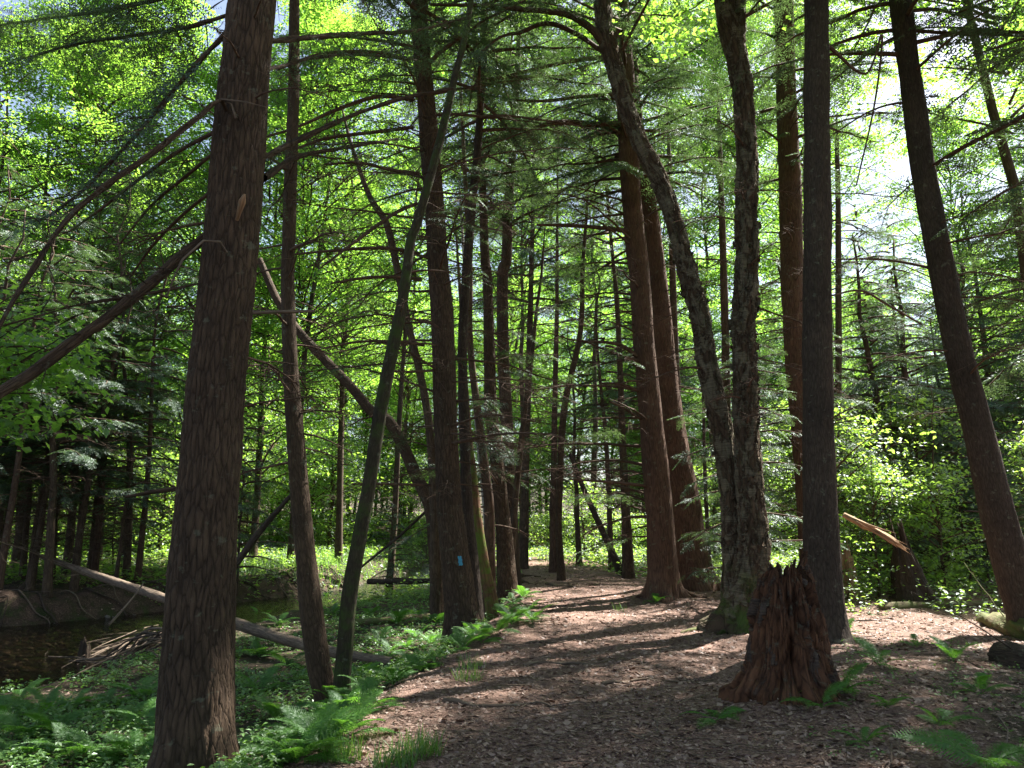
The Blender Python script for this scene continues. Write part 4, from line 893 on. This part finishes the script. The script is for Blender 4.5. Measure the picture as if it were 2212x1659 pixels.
# ------------------------------------------------------------------ ferns
def frond(seed, L=1.0):
    global rng; rng = np.random.default_rng(seed); n = 30; t = np.linspace(.0, 1, n)
    ax = np.stack([t*.92, 0*t, .55*t-.62*t*t], 1); mbx = MB()
    tube(mbx, np.column_stack([ax, .006*(1-.7*t)]), 3, r=.9)
    P, AZ, PT, S = [], [], [], []
    for k in range(4, n):
        w = .27*math.sin(min(1, (t[k]*1.25))**.8*math.pi*.5)*(1-t[k])**.75*1.6+.01
        for s in (-1, 1):
            a = s*R(68-18*t[k])
            m = 6 if w > .05 else 3                      # each pinna is cut into leaflets
            for q in np.linspace(.12, 1, m):
                P.append(ax[k]+np.array([math.cos(a), math.sin(a), 0])*w*q*.9+np.array([0, 0, -.12*(w*q)])); AZ.append(a+rng.choice([-1, 1])*.25); PT.append(-.1+rng.normal(0, .12)); S.append((w*.30*(1.15-q*.5), .030*(1.25-q)))
    S = np.array(S); tv = np.array([[-.5, 0, 0], [0, -.5, 0], [.75, 0, -.05], [0, .5, 0]])
    stamp(mbx, tv, [np.array([[0, 1, 2, 3]])], rotm(np.array(AZ), np.array(PT), rng.normal(0, .25, len(P))), np.array(P), np.column_stack([S[:, 0], S[:, 1]*1.15, S[:, 0]]))
    return mbx.mesh('frond', LF['fern'], False)
FR = [frond(81), frond(82), frond(83)]
rng = np.random.default_rng(321)
def fern(u, v, L, label, grp=None, nf=8):
    p = ground_hit(u, v); r = empty('fern', (p[0], p[1], float(hgt(p[0], p[1])))); tag(r, label or '-', 'fern', grp)
    if not label: FL.append((grp, u, v, r))
    a0 = rng.uniform(0, 6.28)
    for k in range(nf):
        f = link('frond', FR[rng.integers(0, 3)], r); s = L*rng.uniform(.75, 1.15)
        f.rotation_euler = (rng.normal(0, .15), rng.uniform(-.75, .05), a0+k*6.28/nf+rng.uniform(-.3, .3)); f.scale = (s, s, s)
FE = 'ferns along the left bank of the path'; FW = 'ferns in the wet flat below the path'; FX = 'ferns in the shaded right foreground'
bank = [(870, 1440), (830, 1455), (905, 1425), (790, 1500), (850, 1480), (760, 1520), (880, 1400), (930, 1395), (910, 1450), (700, 1570), (735, 1545), (800, 1540), (650, 1600), (690, 1625), (600, 1640), (740, 1600), (980, 1395), (1020, 1375), (1000, 1405), (960, 1375), (1040, 1390), (950, 1350), (1130, 1292), (1110, 1305), (1140, 1320), (1095, 1330), (1150, 1345), (1105, 1350), (1075, 1370), (780, 1465), (840, 1415), (815, 1435), (640, 1650), (680, 1590), (720, 1520), (900, 1380)]
FL = []
for (u, v) in bank: fern(u, v, rng.uniform(.34, .54), '', FE)
for (u, v) in [(120, 1590), (30, 1640), (150, 1640), (290, 1640), (560, 1420), (620, 1440), (560, 1500), (600, 1560), (40, 1520), (10, 1560), (100, 1550), (230, 1525), (300, 1510), (160, 1530), (60, 1600), (270, 1560), (600, 1350), (650, 1310), (720, 1330), (800, 1330), (560, 1330), (860, 1350), (820, 1390), (900, 1330), (760, 1300), (700, 1290), (330, 1600), (200, 1640)]:
    fern(u, v, rng.uniform(.4, .6), '', FW, 7)
fern(1415, 1303, .42, 'small bright fern at the foot of the left great red trunk', nf=6)
for (u, v) in [(1545, 1560), (1775, 1530), (1820, 1500), (1830, 1370), (1900, 1440), (2030, 1570), (1870, 1610), (2060, 1430), (1920, 1530), (2120, 1500), (1980, 1400)]:
    fern(u, v, rng.uniform(.22, .42), '', FX, 5)
fern(2130, 1665, .5, 'pale sunlit fern at the bottom right corner', nf=6)

def nth(k): return ORD[k] if 0 < k < 20 else ('twenty '+ORD[k-20].replace('nearest', 'first') if k >= 20 else '')
for grp, txt, where in ((FE, 'lacy green fern', 'along the left path edge'), (FW, 'soft green fern', 'in the low flat beside the stream'), (FX, 'dark shaded fern', 'around the rotten stump')):
    L_ = sorted([q for q in FL if q[0] == grp], key=lambda q: -q[2])
    for k, q in enumerate(L_): q[3]['label'] = '%s %s, %s from the front' % (txt, where, nth(k) or 'first')
# ------------------------------------------------------------------ stuff: litter, twigs, herbs, grass, stones
def frustum_pts(n, y0, y1, pw=1.6, margin=1.12):
    y = y0*(y1/y0)**(rng.random(n)**(1/pw) if pw != 1 else rng.random(n)); x = rng.uniform(-1, 1, n)*y*.68*margin+0
    return x, y
def scatter_leaves(n, y0, y1, cond, tv, tf, size, lift, name, mat, pitch=.25, roll=.35, grow=.045, pw=1.0):
    x, y = frustum_pts(n, y0, y1, pw); k = cond(x, y); x, y = x[k], y[k]; z = hgt(x, y)+lift*rng.random(len(x)); m = len(x)
    b = MB(); stamp(b, tv, tf, rotm(rng.uniform(0, 6.28, m), rng.normal(0, pitch, m), rng.normal(0, roll, m)), np.stack([x, y, z], 1), size*np.clip(rng.gamma(3, .3, m), .35, 2.6)*(1+grow*y))
    return b.obj(name, mat, smooth=False)
rng = np.random.default_rng(77)
notwater = lambda x, y: hgt(x, y) > WATER+.06
veg = lambda x, y: vegmask(x, y)
lit_leaf = np.array([[-.5, 0, .05], [-.1, -.33, 0], [.5, 0, .10], [-.1, .33, .03]]); q4 = [np.array([[0, 1, 2, 3]])]
tag(scatter_leaves(150000, 3.2, 32, lambda x, y: notwater(x, y) & (rng.random(len(x)) > veg(x, y)*.75), lit_leaf, q4, .026, .008, 'leaf_litter', LF['litter']), kind='stuff')
def twigs():
    x, y = frustum_pts(9000, 3.2, 26, 1.0); k = notwater(x, y) & (rng.random(len(x)) > veg(x, y)*.5); x, y = x[k], y[k]; m = len(x); b = MB()
    tv = np.array([[-.5, -.012, 0], [-.5, .012, 0], [-.5, 0, .02], [.5, -.006, .02], [.5, .006, .02], [.5, 0, .03], [0, .05, .02], [0, .07, .02], [0, .06, .035]])
    tf = [np.array([[0, 1, 7, 6], [1, 2, 8, 7], [2, 0, 6, 8], [6, 7, 4, 3], [7, 8, 5, 4], [8, 6, 3, 5]])]
    stamp(b, tv, tf, rotm(rng.uniform(0, 6.28, m), rng.normal(0, .06, m), rng.uniform(0, 6.28, m)), np.stack([x, y, hgt(x, y)+.012], 1), rng.gamma(2.2, .07, m)*(1+.02*y))
    tag(b.obj('fallen_twigs', BK['dead'], smooth=False), kind='stuff')
twigs()
def herbs(n, y0, y1, cond, hmax, size, name, mat, nleaf=5):
    x, y = frustum_pts(n, y0, y1, 1.0); k = cond(x, y); x, y = x[k], y[k]; m = len(x); z = hgt(x, y); hh = hmax*rng.random(m)**1.3; b = MB()
    for q in range(nleaf):
        az = rng.uniform(0, 6.28, m); s = size*rng.uniform(.6, 1.3, m)*(1+.035*y)
        off = np.stack([np.cos(az), np.sin(az), 0*az], 1)*(s*.5)[:, None]
        stamp(b, np.array([[-.1, 0, 0], [.4, -.34, .05], [1, 0, -.08], [.4, .34, .05]]), q4, rotm(az, rng.normal(-.1, .25, m), rng.normal(0, .3, m)), np.stack([x, y, z+hh*rng.uniform(.5, 1, m)], 1)+off*.3, s)
    return tag(b.obj(name, mat, smooth=False), kind='stuff')
low = lambda x, y: (np.interp(y, *PL)-.35 > x) & (np.interp(y, *SR)+.5+1.2*(y > 17) < x) & (fbm(x*.8, y*.8, 3, 20) > -.30)
herbs(58000, 4.0, 30, low, .20, .034, 'herb_layer', LF['herb'])
rside = lambda x, y: (x > np.interp(y, *PR)+.3) & (fbm(x*.9, y*.9, 3, 23) > .08) & (y < 11)
herbs(4500, 4.0, 12, rside, .10, .022, 'undergrowth', LF['herb'], 4)
rfar = lambda x, y: (x > np.interp(y, *PR)+2.2) & (y > 15.3) & (fbm(x*.5, y*.5, 3, 29) > -.15)
herbs(16000, 15, 34, rfar, .75, .05, 'undergrowth', LF['maple2'], 4)
farg = lambda x, y: (hgt(x, y) > WATER+.05) & (y > 24) & ~((x > np.interp(y, *PL)) & (x < np.interp(y, *PR)) & (y < 34))
herbs(36000, 24, 80, farg, .6, .06, 'undergrowth', LF['maple2'], 4)
def grass(n, cond, y0, y1, h, name):
    x, y = frustum_pts(n, y0, y1, 1.0); k = cond(x, y); x, y = x[k], y[k]; m = len(x); b = MB()
    tv = np.array([[0, -.02, 0], [0, .02, 0], [.75, .012, .06], [.75, -.012, .06], [1, 0, .02]])
    stamp(b, tv, [np.array([[0, 1, 2, 3]]), np.array([[3, 2, 4]])], rotm(rng.uniform(0, 6.28, m), rng.uniform(.6, 1.4, m), 0*x), np.stack([x, y, hgt(x, y)], 1), h*rng.uniform(.5, 1.3, m))
    tag(b.obj(name, LF['grass'], smooth=False), kind='stuff')
grass(60000, lambda x, y: (x < np.interp(y, *SL)) & (x > np.interp(y, *SL)-4.5) & (y > 30), 28, 60, .55, 'grass')
tuft_c = [ground_hit(u, v) for u, v in ((1020, 1440), (905, 1630), (850, 1655), (1010, 1470), (740, 1640), (1340, 1320))]
def near_tuft(x, y): return np.min([np.hypot(x-c[0], y-c[1]) for c in tuft_c], axis=0) < .16
grass(160000, near_tuft, 4, 16, .16, 'grass')
def stones(n):
    ph = (1+5**.5)/2; iv = np.array([[-1, ph, 0], [1, ph, 0], [-1, -ph, 0], [1, -ph, 0], [0, -1, ph], [0, 1, ph], [0, -1, -ph], [0, 1, -ph], [ph, 0, -1], [ph, 0, 1], [-ph, 0, -1], [-ph, 0, 1]])/1.9
    tf = [np.array([[0, 11, 5], [0, 5, 1], [0, 1, 7], [0, 7, 10], [0, 10, 11], [1, 5, 9], [5, 11, 4], [11, 10, 2], [10, 7, 6], [7, 1, 8], [3, 9, 4], [3, 4, 2], [3, 2, 6], [3, 6, 8], [3, 8, 9], [4, 9, 5], [2, 4, 11], [6, 2, 10], [8, 6, 7], [9, 8, 1]])]
    y = rng.uniform(9, 50, n); t = rng.beta(.8, 1.1, n); x = np.interp(y, *SL)*t+np.interp(y, *SR)*(1-t); k = np.abs(x) < y*.8; x, y = x[k], y[k]; m = len(x); b = MB()
    s = np.clip(rng.gamma(1.6, .022, m), 0, .13); stamp(b, iv, tf, rotm(rng.uniform(0, 6.28, m), rng.normal(0, .2, m), rng.normal(0, .2, m)), np.stack([x, y, hgt(x, y)+s*.25], 1), np.stack([s*1.3, s, s*.6], 1))
    tag(b.obj('pebbles', M_stone), kind='stuff')
stones(15000)
